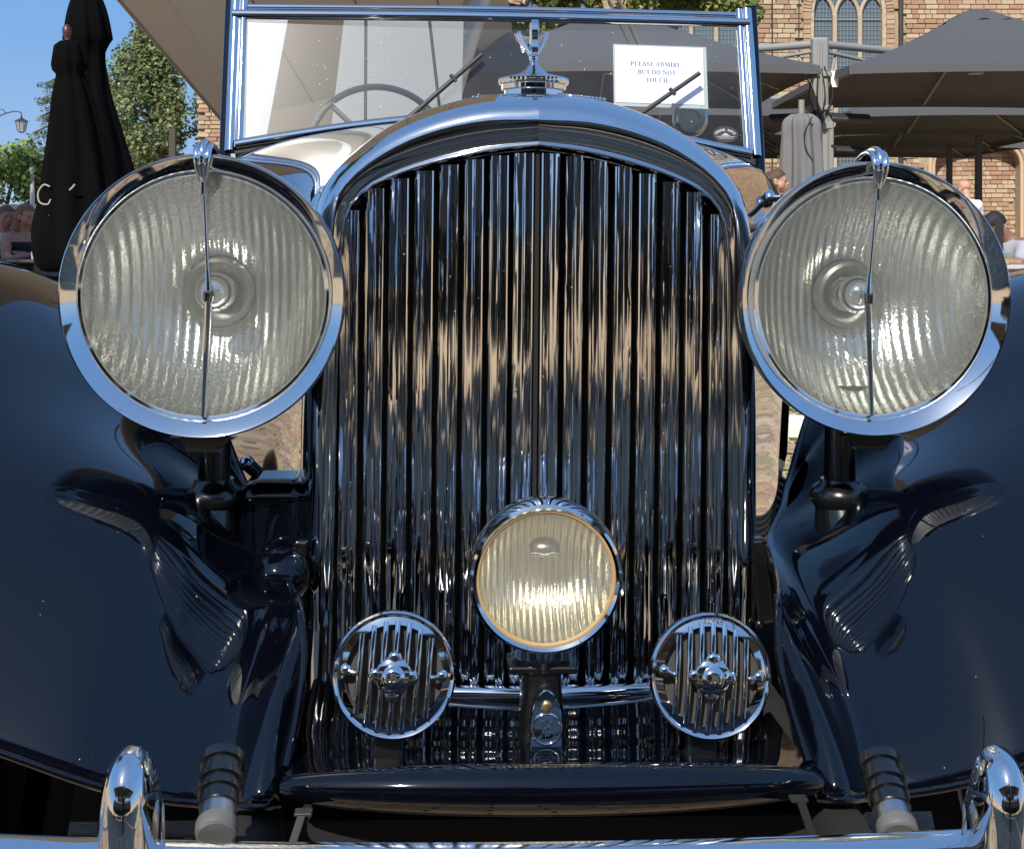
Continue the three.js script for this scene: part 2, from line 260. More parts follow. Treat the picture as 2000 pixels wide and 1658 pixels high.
// ---- bonnet and scuttle
const zScuttle = -1.235;
const SC = half([[0, 1.262], [.15, 1.258], [.32, 1.243], [.46, 1.215], [.545, 1.178], [.585, 1.11], [.595, 1.0], [.585, .80], [.57, .52]]);
{
  const rows = []; for (let k = 0; k <= 16; k++) { const t = k / 16, c = mixC(C3.map(([x, y]) => [x * .985, y - .004]), SC, sstep(t, -.15, 1.1)); rows.push(c.map(([x, y]) => [x, y, lerp(-.215, zScuttle, t)])); }
  const g = loft(rows, 1); part('bonnet', [g, mirrorX(g)], M.paint, car, 'long glossy black bonnet');
  const hinge = tube([[0, C3[0][1] + .002, -.22], [0, (C3[0][1] + SC[0][1]) / 2 + .008, -.7], [0, SC[0][1] + .002, zScuttle]], .004, 20, 8); part('bonnet_hinge', hinge, M.chrome, car);
  for (const s of [-1, 1]) for (let k = 0; k < 14; k++) { const z = -.36 - k * .045, x = lerp(.252, .575, sstep((-.215 - z) / 1.02, -.15, 1.1)); const l = part('louvre', box(.012, .26, .010, 0, 0, 0, .004), M.paint, car); l.position.set(s * (x + .003), .86, z); }
  // body sides behind the scuttle, seats, dash
  const body = []; for (const s of [-1, 1]) { const r = []; for (const z of [zScuttle, -1.7, -2.3, -2.9, -3.3]) { const w = .60 - Math.max(0, (-z - 2.4)) * .18; r.push([[s * w * .93, .42, z], [s * w, .6, z], [s * (w + .01), .85, z], [s * w, 1.03, z], [s * (w - .03), 1.06, z]]); } body.push(loft(r, 1, s > 0)); }
  body.push(box(1.0, .5, .06, 0, .78, -3.3, .03)); part('body', body, M.paint, car, 'glossy black open touring body');
  part('floor_pan', box(1.1, .04, 2.2, 0, .44, -2.3), M.black, car);
  part('dashboard', [box(1.08, .17, .03, 0, 1.12, -1.40, .012)], M.leather, car);
  for (const [z, w] of [[-1.95, 1.0], [-2.85, .98]]) part('seat', [box(w, .16, .48, 0, .62, z + .08, .06), box(w, .52, .14, 0, .86, z - .2, .06)], M.leather, car);
  const wheel = new THREE.TorusGeometry(.150, .0075, 12, 72), sp = [wheel]; for (let k = 0; k < 4; k++) sp.push(rod([0, 0, 0], [.145 * Math.cos(k * Math.PI / 2 + .78), .145 * Math.sin(k * Math.PI / 2 + .78), 0], .007, .006)); sp.push(spinZ([[0, .03], [.03, .025], [.045, 0], [0, -.02]], 32)); sp.push(rod([0, 0, 0], [0, -.02, .5], .02));
  const sw = P(738, 290, -1.58); part('steering_wheel', merged(sp).rotateX(.5).translate(sw.x, sw.y, -1.58), std(.16, .16, .17, .3), car, 'dark thin-rimmed steering wheel behind the windscreen');
  for (const s of [-1, 1]) { const r = []; for (let k = 0; k < 9; k++) r.push(box(.012, .012, 1.75, s * (.60 + k * .027), .385, -1.75, .004)); r.push(box(.27, .03, 1.8, s * .70, .362, -1.75, .01)); part('running_board', r, M.rubber, car, 'running board with ribbed black rubber'); }
}
// ---- windscreen
const windscreen = sub('windscreen', car, 'upright chrome framed windscreen');
const zw = (y) => lerp(-1.275, -1.375, (y - 1.2) / .31);
const PW = (u, v) => { let z = -1.3, p; for (let k = 0; k < 4; k++) { p = P(u, v, z); z = zw(p.y); } return P(u, v, z); };
{
  const post = (pts, w, d, m, name, label) => { const rows = [], A = V(...pts[0]), B = V(...pts[1]); const dir = B.clone().sub(A).normalize(); for (const q of [A, B]) { const r = []; for (let k = 0; k <= 20; k++) { const a = k / 20 * 2 * Math.PI, c = Math.cos(a), s = Math.sin(a), e = .55; r.push([q.x + Math.sign(c) * Math.abs(c) ** e * w / 2, q.y, q.z + Math.sign(s) * Math.abs(s) ** e * d / 2]); } rows.push(r); } return part(name, loft(rows, 1), m, windscreen, label); };
  const lb = PW(450, 296), lt = PW(461, -8), rb = PW(1476, 306), rt = PW(1458, 20);
  for (const [b, t, s] of [[lb, lt, -1], [rb, rt, 1]]) {
    post([[b.x + s * .017, b.y - .09, zw(b.y) - .02], [t.x + s * .012, t.y + .01, zw(t.y) - .012]], .022, .034, M.paint, 'outer_post', 'black outer windscreen post');
    const r = []; r.push(rod([b.x, b.y, zw(b.y)], [t.x, t.y, zw(t.y)], .0125, .0125, 24)); r.push(rod([b.x - s * .017, b.y + .01, zw(b.y) + .004], [t.x - s * .017, t.y, zw(t.y) + .004], .0075, .0075, 18));
    part('post', r, M.chrome, windscreen, 'round chrome windscreen post');
  }
  for (const [dv, r, dz] of [[0, .0075, -.006], [16, .0105, .006]]) { const a = PW(455, 13 + dv), b = PW(1462, 30 + dv); const m = V().addVectors(a, b).multiplyScalar(.5); part('top_rail', tube([[a.x, a.y, a.z + dz], [m.x, m.y + .002, m.z + dz + .012], [b.x, b.y, b.z + dz]], r, 24, 14), M.chrome, windscreen); }
  const bot = [[462, 284], [560, 268], [680, 250], [830, 234], [960, 229], [1100, 234], [1270, 262], [1370, 283], [1466, 302]].map(([u, v]) => { const p = PW(u, v); p.z += .010; return p; });
  part('bottom_rail', tube(bot, .0115, 60, 14), M.chrome, windscreen, 'curved chrome bottom rail');
  part('rubber_seal', tube(bot.map((p) => V(p.x, p.y - .018, p.z + .012)), .006, 60, 8), M.rubber, windscreen);
  const gt = bot.map((p) => [p.x, p.y, p.z - .014]), top = gt.map(([x]) => { const f = (x - lt.x) / (rt.x - lt.x); return [x, lerp(PW(461, 40).y, PW(1458, 52).y, f), 0]; }).map(([x, y]) => [x, y, zw(y)]);
  const gr = []; for (let k = 0; k <= 6; k++) gr.push(gt.map((p, i) => [lerp(p[0], top[i][0], k / 6), lerp(p[1], top[i][1], k / 6), lerp(p[2], top[i][2], k / 6)]));
  part('glass', loft(gr, 1), M.screenGlass, windscreen, 'clear windscreen glass with dust specks');
  const specks = []; for (let k = 0; k < 90; k++) { const u = k < 60 ? rr(490, 760) : rr(760, 1440), v = rr(50, 240), p = PW(u, v); specks.push(ball(rr(.0004, .0011), p.x, p.y, p.z + .001, 1, rr(1, 2), .3, 6)); } part('dust_specks', specks, std(.7, .7, .68, .9), windscreen).userData.kind = 'stuff';
  // wipers
  for (const [a, j, b] of [[[826, 208], [885, 156], [940, 109]], [[1252, 222], [1310, 182], [1363, 145]]]) {
    const w = sub('wiper', windscreen, 'black windscreen wiper'); const A = PW(...a), J = PW(...j), B = PW(...b); for (const q of [A, J, B]) q.z += .02;
    const J2 = J.clone().lerp(A, .9);
    part('wiper', [rod(A.clone().lerp(J, -.6), J, .006, .0045, 8), rod(J2.clone().lerp(B, .15), B, .0052, .0052, 6), rod(J.clone().add(V(-.006, .008, .002)), J.clone().add(V(.006, -.006, .004)), .004, .004, 8)], M.darkMetal, w);
  }
  // dealer's sticker and the round lamp seen through the glass
  const c = document.createElement('canvas'); c.width = 512; c.height = 340; const x = c.getContext('2d'); x.fillStyle = '#15161c'; x.fillRect(0, 0, 512, 340); x.fillStyle = '#c9cbd2'; x.font = 'bold 62px serif'; x.textAlign = 'center';
  const word = 'FRANK DALE'; for (let i = 0; i < word.length; i++) { const a = (i - 4.5) * .21; x.save(); x.translate(256 + Math.sin(a) * 215, 262 - Math.cos(a) * 165); x.rotate(a * .75); x.fillText(word[i], 0, 0); x.restore(); }
  x.fillStyle = '#9a9ca6'; x.beginPath(); x.ellipse(256, 200, 92, 26, 0, Math.PI, 0); x.fill(); x.beginPath(); x.ellipse(256, 176, 46, 30, 0, Math.PI, 0); x.fill(); x.fillRect(70, 214, 372, 10); x.fillRect(110, 246, 292, 12);
  const t = new THREE.CanvasTexture(c); t.colorSpace = THREE.SRGBColorSpace; const sp = PW(1418, 262), sg = new THREE.CircleGeometry(1, 48).scale(.0265, .0180, 1);
  const st = part('sticker', sg, std(1, 1, 1, .5, { map: t }), windscreen, 'small black oval dealer sticker with pale lettering in the lower corner of the glass'); st.position.set(sp.x, sp.y, sp.z - .003); st.rotation.x = -.31;
  const ml = PW(1343, 220); part('inner_lamp', [spinZ([[0, .012], [.018, .012], [.020, .016], [.030, .015], [.033, .008], [.038, .006], [.040, -.004], [.034, -.03], [0, -.04]], 48).translate(ml.x * 1.09, ml.y * 1.0, ml.z - .16)], M.chromeDull, windscreen, 'round lamp on a dark bracket behind the glass');
}
// ---- lamps
const lensBase = (r, d, n = 10) => { const p = []; for (let k = 0; k <= n; k++) { const x = r * k / n; p.push([Math.max(x, 1e-5), d * (1 - (x / r) ** 2)]); } return new THREE.LatheGeometry(p.map((q) => new THREE.Vector2(...q)), 72).rotateX(Math.PI / 2); };
function headlamp(cx, cy, cz, toe, dx) {
  const h = sub('headlamp', car, 'large round headlamp with chrome rim, stippled lens and a thin vertical bar'); h.position.set(cx, cy, cz); h.rotation.y = toe;
  part('rim', spinZ([[.128, -.006], [.1325, -.0045], [.1345, -.001], [.1470, .0085], [.1487, .0092], [.1500, .0075], [.1508, .004], [.1500, .001], [.1492, -.001], [.1500, -.004], [.1503, -.010], [.1490, -.020], [.1440, -.030]], 120, .5), M.chrome, h, 'chrome headlamp rim');
  part('bowl', spinZ([[.146, -.026], [.142, -.05], [.132, -.09], [.112, -.135], [.08, -.175], [.04, -.198], [.001, -.205]], 72), M.black, h);
  part('reflector', planarUV(spinZ([[.1305, -.008], [.128, -.020], [.118, -.042], [.100, -.066], [.075, -.088], [.048, -.102], [.020, -.108], [.001, -.109]], 96), 3.4), M.reflector, h);
  part('lens', planarUV(lensBase(.1335, .010).translate(0, 0, -.006), 3.4), M.lens, h, 'stippled ribbed headlamp glass');
  part('bulb_shield', [ball(.0165, dx * 1.05, .003, -.024, 1, 1, .8, 28), spinZ([[.0165, -.030], [.0205, -.033], [.0215, -.031], [.0185, -.027]], 48).translate(dx * 1.05, .003, 0), rod([dx * 1.05, .003, -.03], [0, 0, -.105], .012, .016, 20)], M.chrome, h);
  part('bulb_collar', spinZ([[.040, -.102], [.038, -.085], [.034, -.082], [.026, -.090], [.02, -.104]], 56), M.chromeDull, h);
  part('bar', [rod([0, .124, .0055], [dx, .006, .0065], .0017, .0022, 8), rod([dx, -.006, .0065], [dx * .7, -.062, .0045], .0042, .0034, 12), rod([dx * .7, -.060, .0045], [dx * .2, -.128, -.0005], .0036, .0028, 12), rod([dx, .006, .0065], [dx * .8, .03, .006], .0042, .0020, 12)], M.chrome, h, 'thin chrome bar down the middle of the lens');
  part('medallion', [box(.0095, .0125, .004, dx, .0005, .0085, .0015)], M.darkMetal, h);
  part('letter', letters('B', .0072, .0008, dx, .0005, .0105), M.chrome, h);
  const clip = []; for (const [dx, w, up] of [[-.0066, .0058, 0], [0, .0066, .0035], [.0066, .0058, 0]]) clip.push(tube([[dx, .140, -.060], [dx, .1535 + up, -.040], [dx, .1600 + up, -.014], [dx * .98, .1565 + up, .009], [dx * .85, .144, .0155], [dx * .5, .130, .0125], [dx * .1, .122, .0085]], w * .62, 26, 10));
  clip.push(box(.004, .018, .003, 0, .116, .008, .001)); part('clip', clip, M.chrome, h, 'ribbed chrome clip over the top of the rim');
  const badge = new THREE.Shape(); badge.moveTo(-.034, 0); badge.quadraticCurveTo(-.02, -.004, -.016, -.015); badge.lineTo(.016, -.015); badge.quadraticCurveTo(.02, -.004, .034, 0); badge.closePath();
  part('lower_lug', new THREE.ExtrudeGeometry(badge, { depth: .012, bevelSize: .001, bevelThickness: .001, bevelSegments: 2 }).translate(0, -.1515, -.02), M.black, h);
  return h;
}
{
  const l = P(396, 578, .012), r = P(1709, 583, 0);
  headlamp(l.x, l.y, .012, 0, .0065); headlamp(r.x, r.y, 0, 0, -.0095);
  for (const s of [-1, 1]) {                                     // stalk with a collar, fairing and leaf-shaped foot on the wing
    const st = sub('lamp_stalk', car, 'black lamp stalk on a leaf-shaped foot'); const x = s * .365, z = -.105;
    part('post', spin([[.0185, .70], [.0185, .845], [.03, .855], [.05, .875]], 40).translate(x, 0, z), M.black, st);
    part('collar', spin([[.019, .726], [.030, .728], [.0345, .735], [.0345, .744], [.030, .751], [.0245, .755], [.0225, .760], [.019, .760]], 48).translate(x, 0, z), M.black, st);
    const rows = []; for (let k = 0; k <= 8; k++) { const t = k / 8, w = lerp(.028, .036, t), y = lerp(.735, .575, t); const r2 = []; for (let j = 0; j <= 32; j++) { const a = j / 32 * 2 * Math.PI; const c = Math.cos(a), q = Math.sin(a); r2.push([x + c * w * (1 - .25 * t) + s * (-.004 * t), y - .055 * t * Math.max(0, -c * s) , z + .012 * t + q * (w + .05 * t)]); } rows.push(r2); }
    part('foot', loft(rows, 1), M.black, st);
    const leaf = []; for (let j = 0; j <= 40; j++) { const a = j / 40 * 2 * Math.PI; const px = Math.cos(a) * .035 * (1 - .35 * Math.sin(a)), py = Math.sin(a) * .095; leaf.push([x + s * (px * .8 + .005 + .03 * Math.sin(a)), .655 + py, z + .07 - py * .55]); }
    part('foot_flange', tube(leaf, .0045, 80, 8), M.black, st);
    for (const [dy, dx] of [[.05, .022], [-.055, -.004]]) part('bolt', ball(.007, x + s * dx, .655 + dy, z + .078 - dy * .5, 1, 1, .7, 14), M.chrome, st);
  }
}
function smallRim(list, r, z) { }
{
  const c = P(1067, 1131, .105), f = sub('fog_lamp', car, 'round chrome fog lamp with a fluted yellowish lens on the centre post'); f.position.copy(c); f.rotation.x = .06;
  part('rim', spinZ([[.0690, -.004], [.0705, .001], [.0735, .0035], [.0765, .002], [.0785, -.006], [.0790, -.016], [.0775, -.026], [.074, -.032]], 96, .5), M.chrome, f, 'chrome fog lamp rim');
  part('body', spinZ([[.076, -.028], [.0755, -.034], [.071, -.056], [.058, -.080], [.036, -.098], [.001, -.106]], 64), M.chrome, f);
  part('seal', new THREE.TorusGeometry(.0688, .0022, 10, 80).translate(0, 0, -.0025), std(.36, .24, .12, .6), f, 'perished tan rubber seal');
  part('reflector', planarUV(spinZ([[.068, -.006], [.064, -.022], [.052, -.042], [.036, -.056], [.018, -.063], [.001, -.064]], 80), 6), M.fogReflector, f);
  part('lens', planarUV(lensBase(.069, .008).translate(0, 0, -.004), 6.4), M.fogLens, f, 'yellowish fluted fog lamp glass');
  part('bulb_shield', [ball(.016, 0, .024, -.03, 1, .6, .8, 20), box(.030, .004, .012, 0, .019, -.026, .0015)], M.chromeDull, f);
  // post, badge and plate below
  const post = sub('fog_lamp_post', car, 'black tapered post carrying the fog lamp'); const o = P(1062, 1400, .12);
  const rows = []; for (const [v, hw] of [[1486, 50], [1470, 47], [1400, 43], [1332, 37], [1322, 33], [1312, 26]]) { const w = hw / LENS * 1.3, y = P(1062, v, .12).y, z0 = .085, d = v < 1325 ? .012 : .026, r = []; for (let k = 0; k <= 24; k++) { const a = k / 24 * 2 * Math.PI, q = .35; r.push([o.x + Math.sign(Math.cos(a)) * Math.abs(Math.cos(a)) ** q * w, y, z0 + Math.sign(Math.sin(a)) * Math.abs(Math.sin(a)) ** q * d]); } rows.push(r); }
  part('post', toCreasedNormals(loft(rows, 1), .8), M.black, post);
  part('saddle', [rod([o.x, P(1062, 1322, .1).y, .08], [o.x, P(1062, 1290, .1).y, .08], .024, .03, 28), box(.07, .008, .05, o.x, P(1062, 1300, .09).y, .082, .003)], M.black, post);
  const by = P(1068, 1425, .13), g = sub('starting_handle_cover', car, 'chrome starting handle cover with a raised letter in a ring');
  const drop = new THREE.Shape(); drop.moveTo(0, .036); drop.bezierCurveTo(.010, .034, .0145, .015, .0145, 0); drop.lineTo(.0145, -.026); drop.lineTo(-.0145, -.026); drop.lineTo(-.0145, 0); drop.bezierCurveTo(-.0145, .015, -.010, .034, 0, .036);
  part('plate', new THREE.ExtrudeGeometry(drop, { depth: .012, bevelSize: .0015, bevelThickness: .002, bevelSegments: 3, curveSegments: 20 }).translate(by.x, by.y, .112), M.chrome, g);
  part('ring', [new THREE.TorusGeometry(.0148, .0016, 10, 56).translate(by.x, by.y - .001, .127), spinZ([[0, .0005], [.0135, 0], [.0148, -.002]], 40).translate(by.x, by.y - .001, .1265)], M.chrome, g);
  part('letter', letters('B', .0165, .0022, by.x, by.y - .001, .127), M.chrome, g);
  part('bolt', spinZ([[0, .004], [.003, .004], [.005, .003], [.0055, 0]], 24).translate(by.x, by.y + .0215, .126), M.brass, g);
  part('foot', [spin([[.021, -.042], [.0175, -.034], [.015, -.026], [.015, -.02]], 40).translate(by.x, by.y, .115)], M.chrome, g);
}
function horn(u, v, z, named) {
  const c = P(u, v, z), h = sub('horn', car, 'round chrome horn with vertical bars over its face'); h.position.copy(c); h.rotation.set(-.15, 0, -.07);
  const f = (r) => .010 * (1 - (r / .056) ** 2);
  part('rim', spinZ([[.0535, f(.0535)], [.0550, .0025], [.0570, .0035], [.0588, .001], [.0592, -.004], [.0585, -.010], [.056, -.014]], 88, .5), M.chrome, h);
  part('trumpet', spinZ([[.058, -.010], [.056, -.022], [.040, -.040], [.024, -.060], [.02, -.10], [.02, -.16]], 56), M.black, h);
  part('backing', spinZ([[0, -.006], [.05, -.006]], 40), std(.035, .032, .03, .6), h);
  const R = 88, face = [], ri = .0465; for (const [a, b] of [[ri, .0545]]) { const p = []; for (let k = 0; k <= 6; k++) { const r = lerp(a, b, k / 6); p.push([r, f(r)]); } p.unshift([ri - .0005, f(ri) - .004]); face.push(spinZ(p, R)); }
  part('face', face, M.chrome, h, 'polished chrome face plate');
  for (let k = -3; k <= 3; k++) { const x = k * .0109, L = Math.sqrt(ri * ri - x * x) + .003, pts = []; for (let j = 0; j <= 12; j++) { const y = lerp(-L, L, j / 12); pts.push([x, y, f(Math.hypot(x, y)) - .0012]); } part('bar', tube(pts, .0029, 24, 10), M.chrome, h); }
  part('boss', [spinZ([[0, .0185], [.0055, .0182], [.0085, .0165], [.0098, .0145], [.0112, .0138], [.016, .0128], [.0175, .0110], [.0178, .007]], 48), ...[0, 1, 2, 3].map((k) => { const g = new THREE.OctahedronGeometry(.0075, 1).scale(1, 1, .45); return g.translate(.0165 * Math.cos(k * Math.PI / 2 + (k % 2 ? 0 : 0)), .0165 * Math.sin(k * Math.PI / 2), .0105); })], M.chrome, h);
  part('letter', letters('B', .008, .0008, 0, 0, .0182), M.chromeDull, h);
  for (const s of [-1, 1]) part('screw', [ball(.0058, s * .0455, .003, .006, 1, 1, .8, 18), rod([s * .0455, .003, .006], [s * .037, .001, .009], .003, .0022, 10), ball(.0028, s * .0365, .001, .009, 1, 1, 1, 10)], M.chrome, h);
  if (named) part('lettering', letters('LUCAS', .0040, .0004, 0, .0506, f(.0506) + .0002), M.chromeDull, h);
  part('bracket', [box(.030, .05, .02, 0, -.068, -.03, .004)], M.black, h);
}
horn(769, 1318, .175, false); horn(1388, 1320, .175, true);
// ---- wings
const spline1 = (pts) => (x) => { let k = 0; while (k < pts.length - 2 && x > pts[k + 1][0]) k++; const p0 = pts[Math.max(0, k - 1)], p1 = pts[k], p2 = pts[k + 1], p3 = pts[Math.min(pts.length - 1, k + 2)], t = clamp((x - p1[0]) / (p2[0] - p1[0]), 0, 1), h = p2[0] - p1[0]; const m1 = (p2[1] - p0[1]) / (p2[0] - p0[0] || 1) * h, m2 = (p3[1] - p1[1]) / (p3[0] - p1[0] || 1) * h; const t2 = t * t, t3 = t2 * t; return (2 * t3 - 3 * t2 + 1) * p1[1] + (t3 - 2 * t2 + t) * m1 + (-2 * t3 + 3 * t2) * p2[1] + (t3 - t2) * m2; };
{
  const fr = spline1([[.225, .86], [.232, .72], [.242, .66], [.255, .74], [.272, .93], [.292, 1.0], [.32, .97], [.36, .86], [.42, .62], [.48, .435], [.54, .285], [.60, .165], [.66, .07], [.72, .015], [.76, 0]]);
  const fn = spline1([[.225, .86], [.232, .72], [.242, .66], [.255, .74], [.272, .93], [.292, 1.0], [.312, .95], [.34, .74], [.37, .50], [.395, .35], [.42, .27], [.48, .185], [.54, .12], [.60, .07], [.66, .03], [.72, .008], [.76, 0]]);
  const outer = spline1([[.76, 0], [.82, .02], [.87, .07], [.90, .16]]);
  const AX = { y: .36, z: -.34 }, D = Math.PI / 180;
  const crown = spline1([[0, .62], [30, .66], [60, .66], [90, .645], [105, .620], [120, .600], [135, .598], [150, .615], [163, .640], [172, .640]]);
  const dip = (f) => f > 90 ? .06 + .29 * Math.pow(Math.max(0, 165 - f) / 75, .95) : .35;
  const amin = spline1([[0, .60], [40, .52], [70, .45], [90, .37], [105, .335], [120, .295], [132, .28], [140, .262], [147, .242], [155, .240], [165, .250], [172, .250]]);
  const end = (a) => a < .3 ? 163.5 : lerp(163.5, 157, sstep(a, .3, .6));
  const rows = []; const NA = 90, NF = 110;
  for (let i = 0; i <= NF; i++) {
    const row = []; for (let j = 0; j <= NA; j++) {
      const t = i / NF, f0 = lerp(12, 164, t), a0 = amin(f0), a = lerp(a0, .90, Math.pow(j / NA, 1.15)), f = lerp(12, end(a), t);
      const R = crown(f) - (a > .76 ? outer(a) : lerp(fr(a - .024 * sstep(f, 140, 163)), fn(a - .024 * sstep(f, 140, 163)), sstep(f, 108, 138)) * dip(f));
      row.push([a, AX.y - -R * Math.sin(f * D), AX.z - R * Math.cos(f * D)]);
    } rows.push(row);
  }
  const lip = rows[NF].map((p) => V(...p));
  // lip turned back under
  for (const [k, dz, dy] of [[1, -.006, -.006], [2, -.03, -.004], [3, -.07, .02]]) rows.push(lip.map((p) => [p.x, p.y + dy, p.z + dz]));
  const g = loft(rows, 1, false); const right = g, left = mirrorX(g);
  const bead = tube(lip.filter((_, i) => i % 3 === 0).map((p) => V(p.x, p.y - .003, p.z - .001)), .004, 120, 8), inner = tube(rows.slice(0, NF + 1).filter((_, i) => i % 4 === 0).map((r) => V(...r[0])), .005, 120, 8);
  for (const [s, a, b, c] of [[-1, left, mirrorX(bead), mirrorX(inner)], [1, right, bead, inner]]) {
    const w = sub('front_wing', car, 'sweeping glossy midnight black front wing'); part('panel', a, M.paint, w); { const q = a.attributes.position, nq = a.attributes.normal, l = []; for (let k = 0; k < 60; k++) { const i = Math.floor(rnd() * q.count); if (q.getZ(i) < -.1) continue; const sgn = Math.sign(nq.getZ(i) || 1); l.push(ball(rr(.0002, .0006), q.getX(i) + nq.getX(i) * .0004 * sgn, q.getY(i) + nq.getY(i) * .0004 * sgn, q.getZ(i) + nq.getZ(i) * .0004 * sgn, 1, rr(.7, 1.6), 1, 5)); } part('dust_specks', l, std(.6, .6, .58, .9), w).userData.kind = 'stuff'; } part('lip', [b, c], M.paint, w);
    const wl = sub('front_wheel', car); part('tyre', new THREE.TorusGeometry(.28, .075, 20, 64).rotateY(Math.PI / 2).translate(s * .71, .355, -.28), M.rubber, wl); part('hub', [spin([[.21, -.06], [.21, .06], [.19, .05], [.05, .07], [0, .08]], 40).rotateZ(Math.PI / 2).translate(s * .71, .355, -.28)], M.black, wl);
  }
}
// ---- apron between the wings, with the rolled front
{
  const rows = []; const zf = .285;
  const side = [[-.245, 0], [-.22, .3], [-.18, .75], [-.12, .95], [0, 1], [.12, .95], [.18, .75], [.22, .3], [.245, 0]], wv = spline1(side);
  for (let i = 0; i <= 40; i++) { const t = i / 40, row = []; for (let j = 0; j <= 72; j++) { const x = lerp(-.245, .245, j / 72), w = clamp(wv(x), 0, 1), e = x / .245;
    let y, z; const r = .0225 * (.25 + .75 * Math.sqrt(Math.max(0, 1 - e * e)));
    if (t < .62) { const q = t / .62; z = lerp(-.09, zf - .046, q); y = .528 + .022 * q * q + .014 * e * e * (1 - q * q); if (q < .93) y += .0007 * Math.sin(q * 30) * (1 - e * e); }
    else { const a = lerp(2.6, -1.5, (t - .62) / .38); z = zf - .022 - .02 * e * e + r * Math.cos(a); y = .553 - .004 * e * e + r * Math.sin(a); }
    row.push([x, y, z]); } rows.push(row); }
  part('apron', loft(rows, 1, true), M.paint, car, 'glossy black apron with a rolled front edge');
  for (const s of [-1, 1]) part('splash_guard', box(.62, .40, .02, s * .62, .29, -.74, .004), M.void, car);
  part('chassis', [box(.6, .20, .5, 0, .40, -.05), box(.9, .12, .9, 0, .40, -.8), ...[-1, 1].map((s) => box(.05, .09, .50, s * .27, .47, .1, .02))], M.void, car);
  // dumb irons with round caps, hooks, bumper, overriders
  for (const [u, v, s] of [[419, 1622, -1], [1757, 1624, 1]]) {
    const k = sub('dumb_iron', car, 'ribbed black dumb iron end with a round grey cap'), c = P(u, v, .365), A = V(c.x + s * .003, c.y + .022, .318), B = V(c.x, c.y + .006, .352), d = B.clone().sub(A).normalize(); const Q = (t) => A.clone().addScaledVector(d, t);
    part('shaft', [rod(Q(-.016), Q(.03), .0165, .016, 28), rod(Q(.0), Q(.006), .0185, .0185, 28), rod(Q(.014), Q(.018), .0180, .0180, 28), rod(Q(-.020), Q(-.012), .0195, .0185, 28)], M.black, k);
    part('collar', rod(Q(.030), Q(.044), .0145, .0155, 28), M.chromeDull, k);
    part('cap', spin([[.0160, 0], [.0170, .002], [.0170, .009], [.0160, .0118], [.0135, .0130], [.0125, .0126], [0, .0122]], 40).applyQuaternion(new THREE.Quaternion().setFromUnitVectors(V(0, 1, 0), d)).translate(...Q(.044).toArray()), std(.10, .10, .097, .4), k);
  }
  for (const [u, v, s] of [[592, 1605, -1], [1560, 1578, 1]]) { const c = P(u, v, .3); part('hook', [box(.015, .003, .012, c.x, c.y + .008, .30, .001), at(box(.007, .04, .004, 0, -.016, 0, .001), c.x - s * -.002, c.y + .004, .305, -.3, 0, s * .3)], s < 0 ? std(.02, .02, .02, .5) : M.void, car); }
  const bump = []; for (let i = 0; i <= 40; i++) { const x = lerp(-.86, .86, i / 40), z = .405 - .11 * Math.pow(Math.abs(x) / .86, 2.2), r = []; for (let k = 0; k <= 16; k++) { const a = lerp(-1, 1, k / 16), yy = .5275 + a * .0385; r.push([x, yy, z + .012 * Math.sqrt(Math.max(0, 1 - Math.abs(a) ** 3.2)) - (Math.abs(a) > .9 ? 0 : 0) + (Math.abs(Math.abs(a) - .72) < .07 ? -.0025 : 0)]); } r.push([x, .486, z - .012]); r.unshift([x, .4895, z - .012]); r.push([x, .566, z - .014]); bump.push(r); }
  for (const r of bump) { r.sort((p, q) => p[1] - q[1]); }
  part('bumper', toCreasedNormals(loft(bump, 1), .9), M.chrome, car, 'straight chrome front bumper bar');
  for (const s of [-1, 1]) {
    const o = sub('overrider', car, 'tall rounded chrome overrider on the bumper'), cx = P(s < 0 ? 254 : 1949, 1560, .405).x, top = P(s < 0 ? 259 : 1945, 1480, .425).y, rows = [];
    for (let q = 0; q <= 40; q++) { const t = q / 40, y = q < 20 ? lerp(.44, top - .055, q / 20) : top - .055 + .055 * Math.sin((q - 20) / 20 * Math.PI / 2), w = q < 20 ? 1 : Math.cos((q - 20) / 20 * Math.PI / 2) ** .8; const r = []; for (let k = 0; k <= 32; k++) { const a = -Math.PI * .5 + Math.PI * k / 32; r.push([cx + Math.sin(a) * .0230 * Math.max(w, .002), y, .400 + .042 * Math.cos(a) ** .85 * Math.max(w, .002) ** .8]); } rows.push(r); }
    part('blade', loft(rows, 1, true), M.chrome, o);
    const fl = []; for (const [y, w] of smooth2([[.44, 1], [.56, 1], [top - .06, .98], [top - .04, .86], [top - .03, .6], [top - .026, .05]], 24)) { const r = []; for (let k = 0; k <= 16; k++) { const a = -Math.PI * .5 + Math.PI * k / 16; r.push([cx + Math.sin(a) * .0250 * w, y, .395 + .018 * Math.cos(a)]); } fl.push(r); }
    part('flange', loft(fl, 1, true), M.chrome, o);
  }
  // starboard fittings between the left lamp and the radiator
  const c = P(540, 1030, -.12), d = P(565, 1125, -.05);
  part('steering_box', [box(.085, .12, .10, c.x, c.y, -.13, .025)], M.paint, car);
  part('dynamo_dome', [ball(.033, d.x - .01, d.y, -.05, 1, 1, 1.1, 32)], M.paint, car);
  const hk = sub('tie_rod', car, 'chrome capped rod end beside the radiator'); const a = P(482, 905, -.16), b = P(520, 940, -.16), e = P(545, 930, -.16), f2 = P(590, 1010, -.13);
  part('rod', [rod(a, b, .0085, .0075, 14), rod(b, e, .006, .006, 10), rod(e, f2, .004, .004, 10)], M.black, hk); part('nut', [ball(.008, b.x, b.y, b.z + .006, 1.4, .6, 1, 14), ball(.0095, a.x, a.y, a.z, 1, 1, 1, 14)], M.chrome, hk);
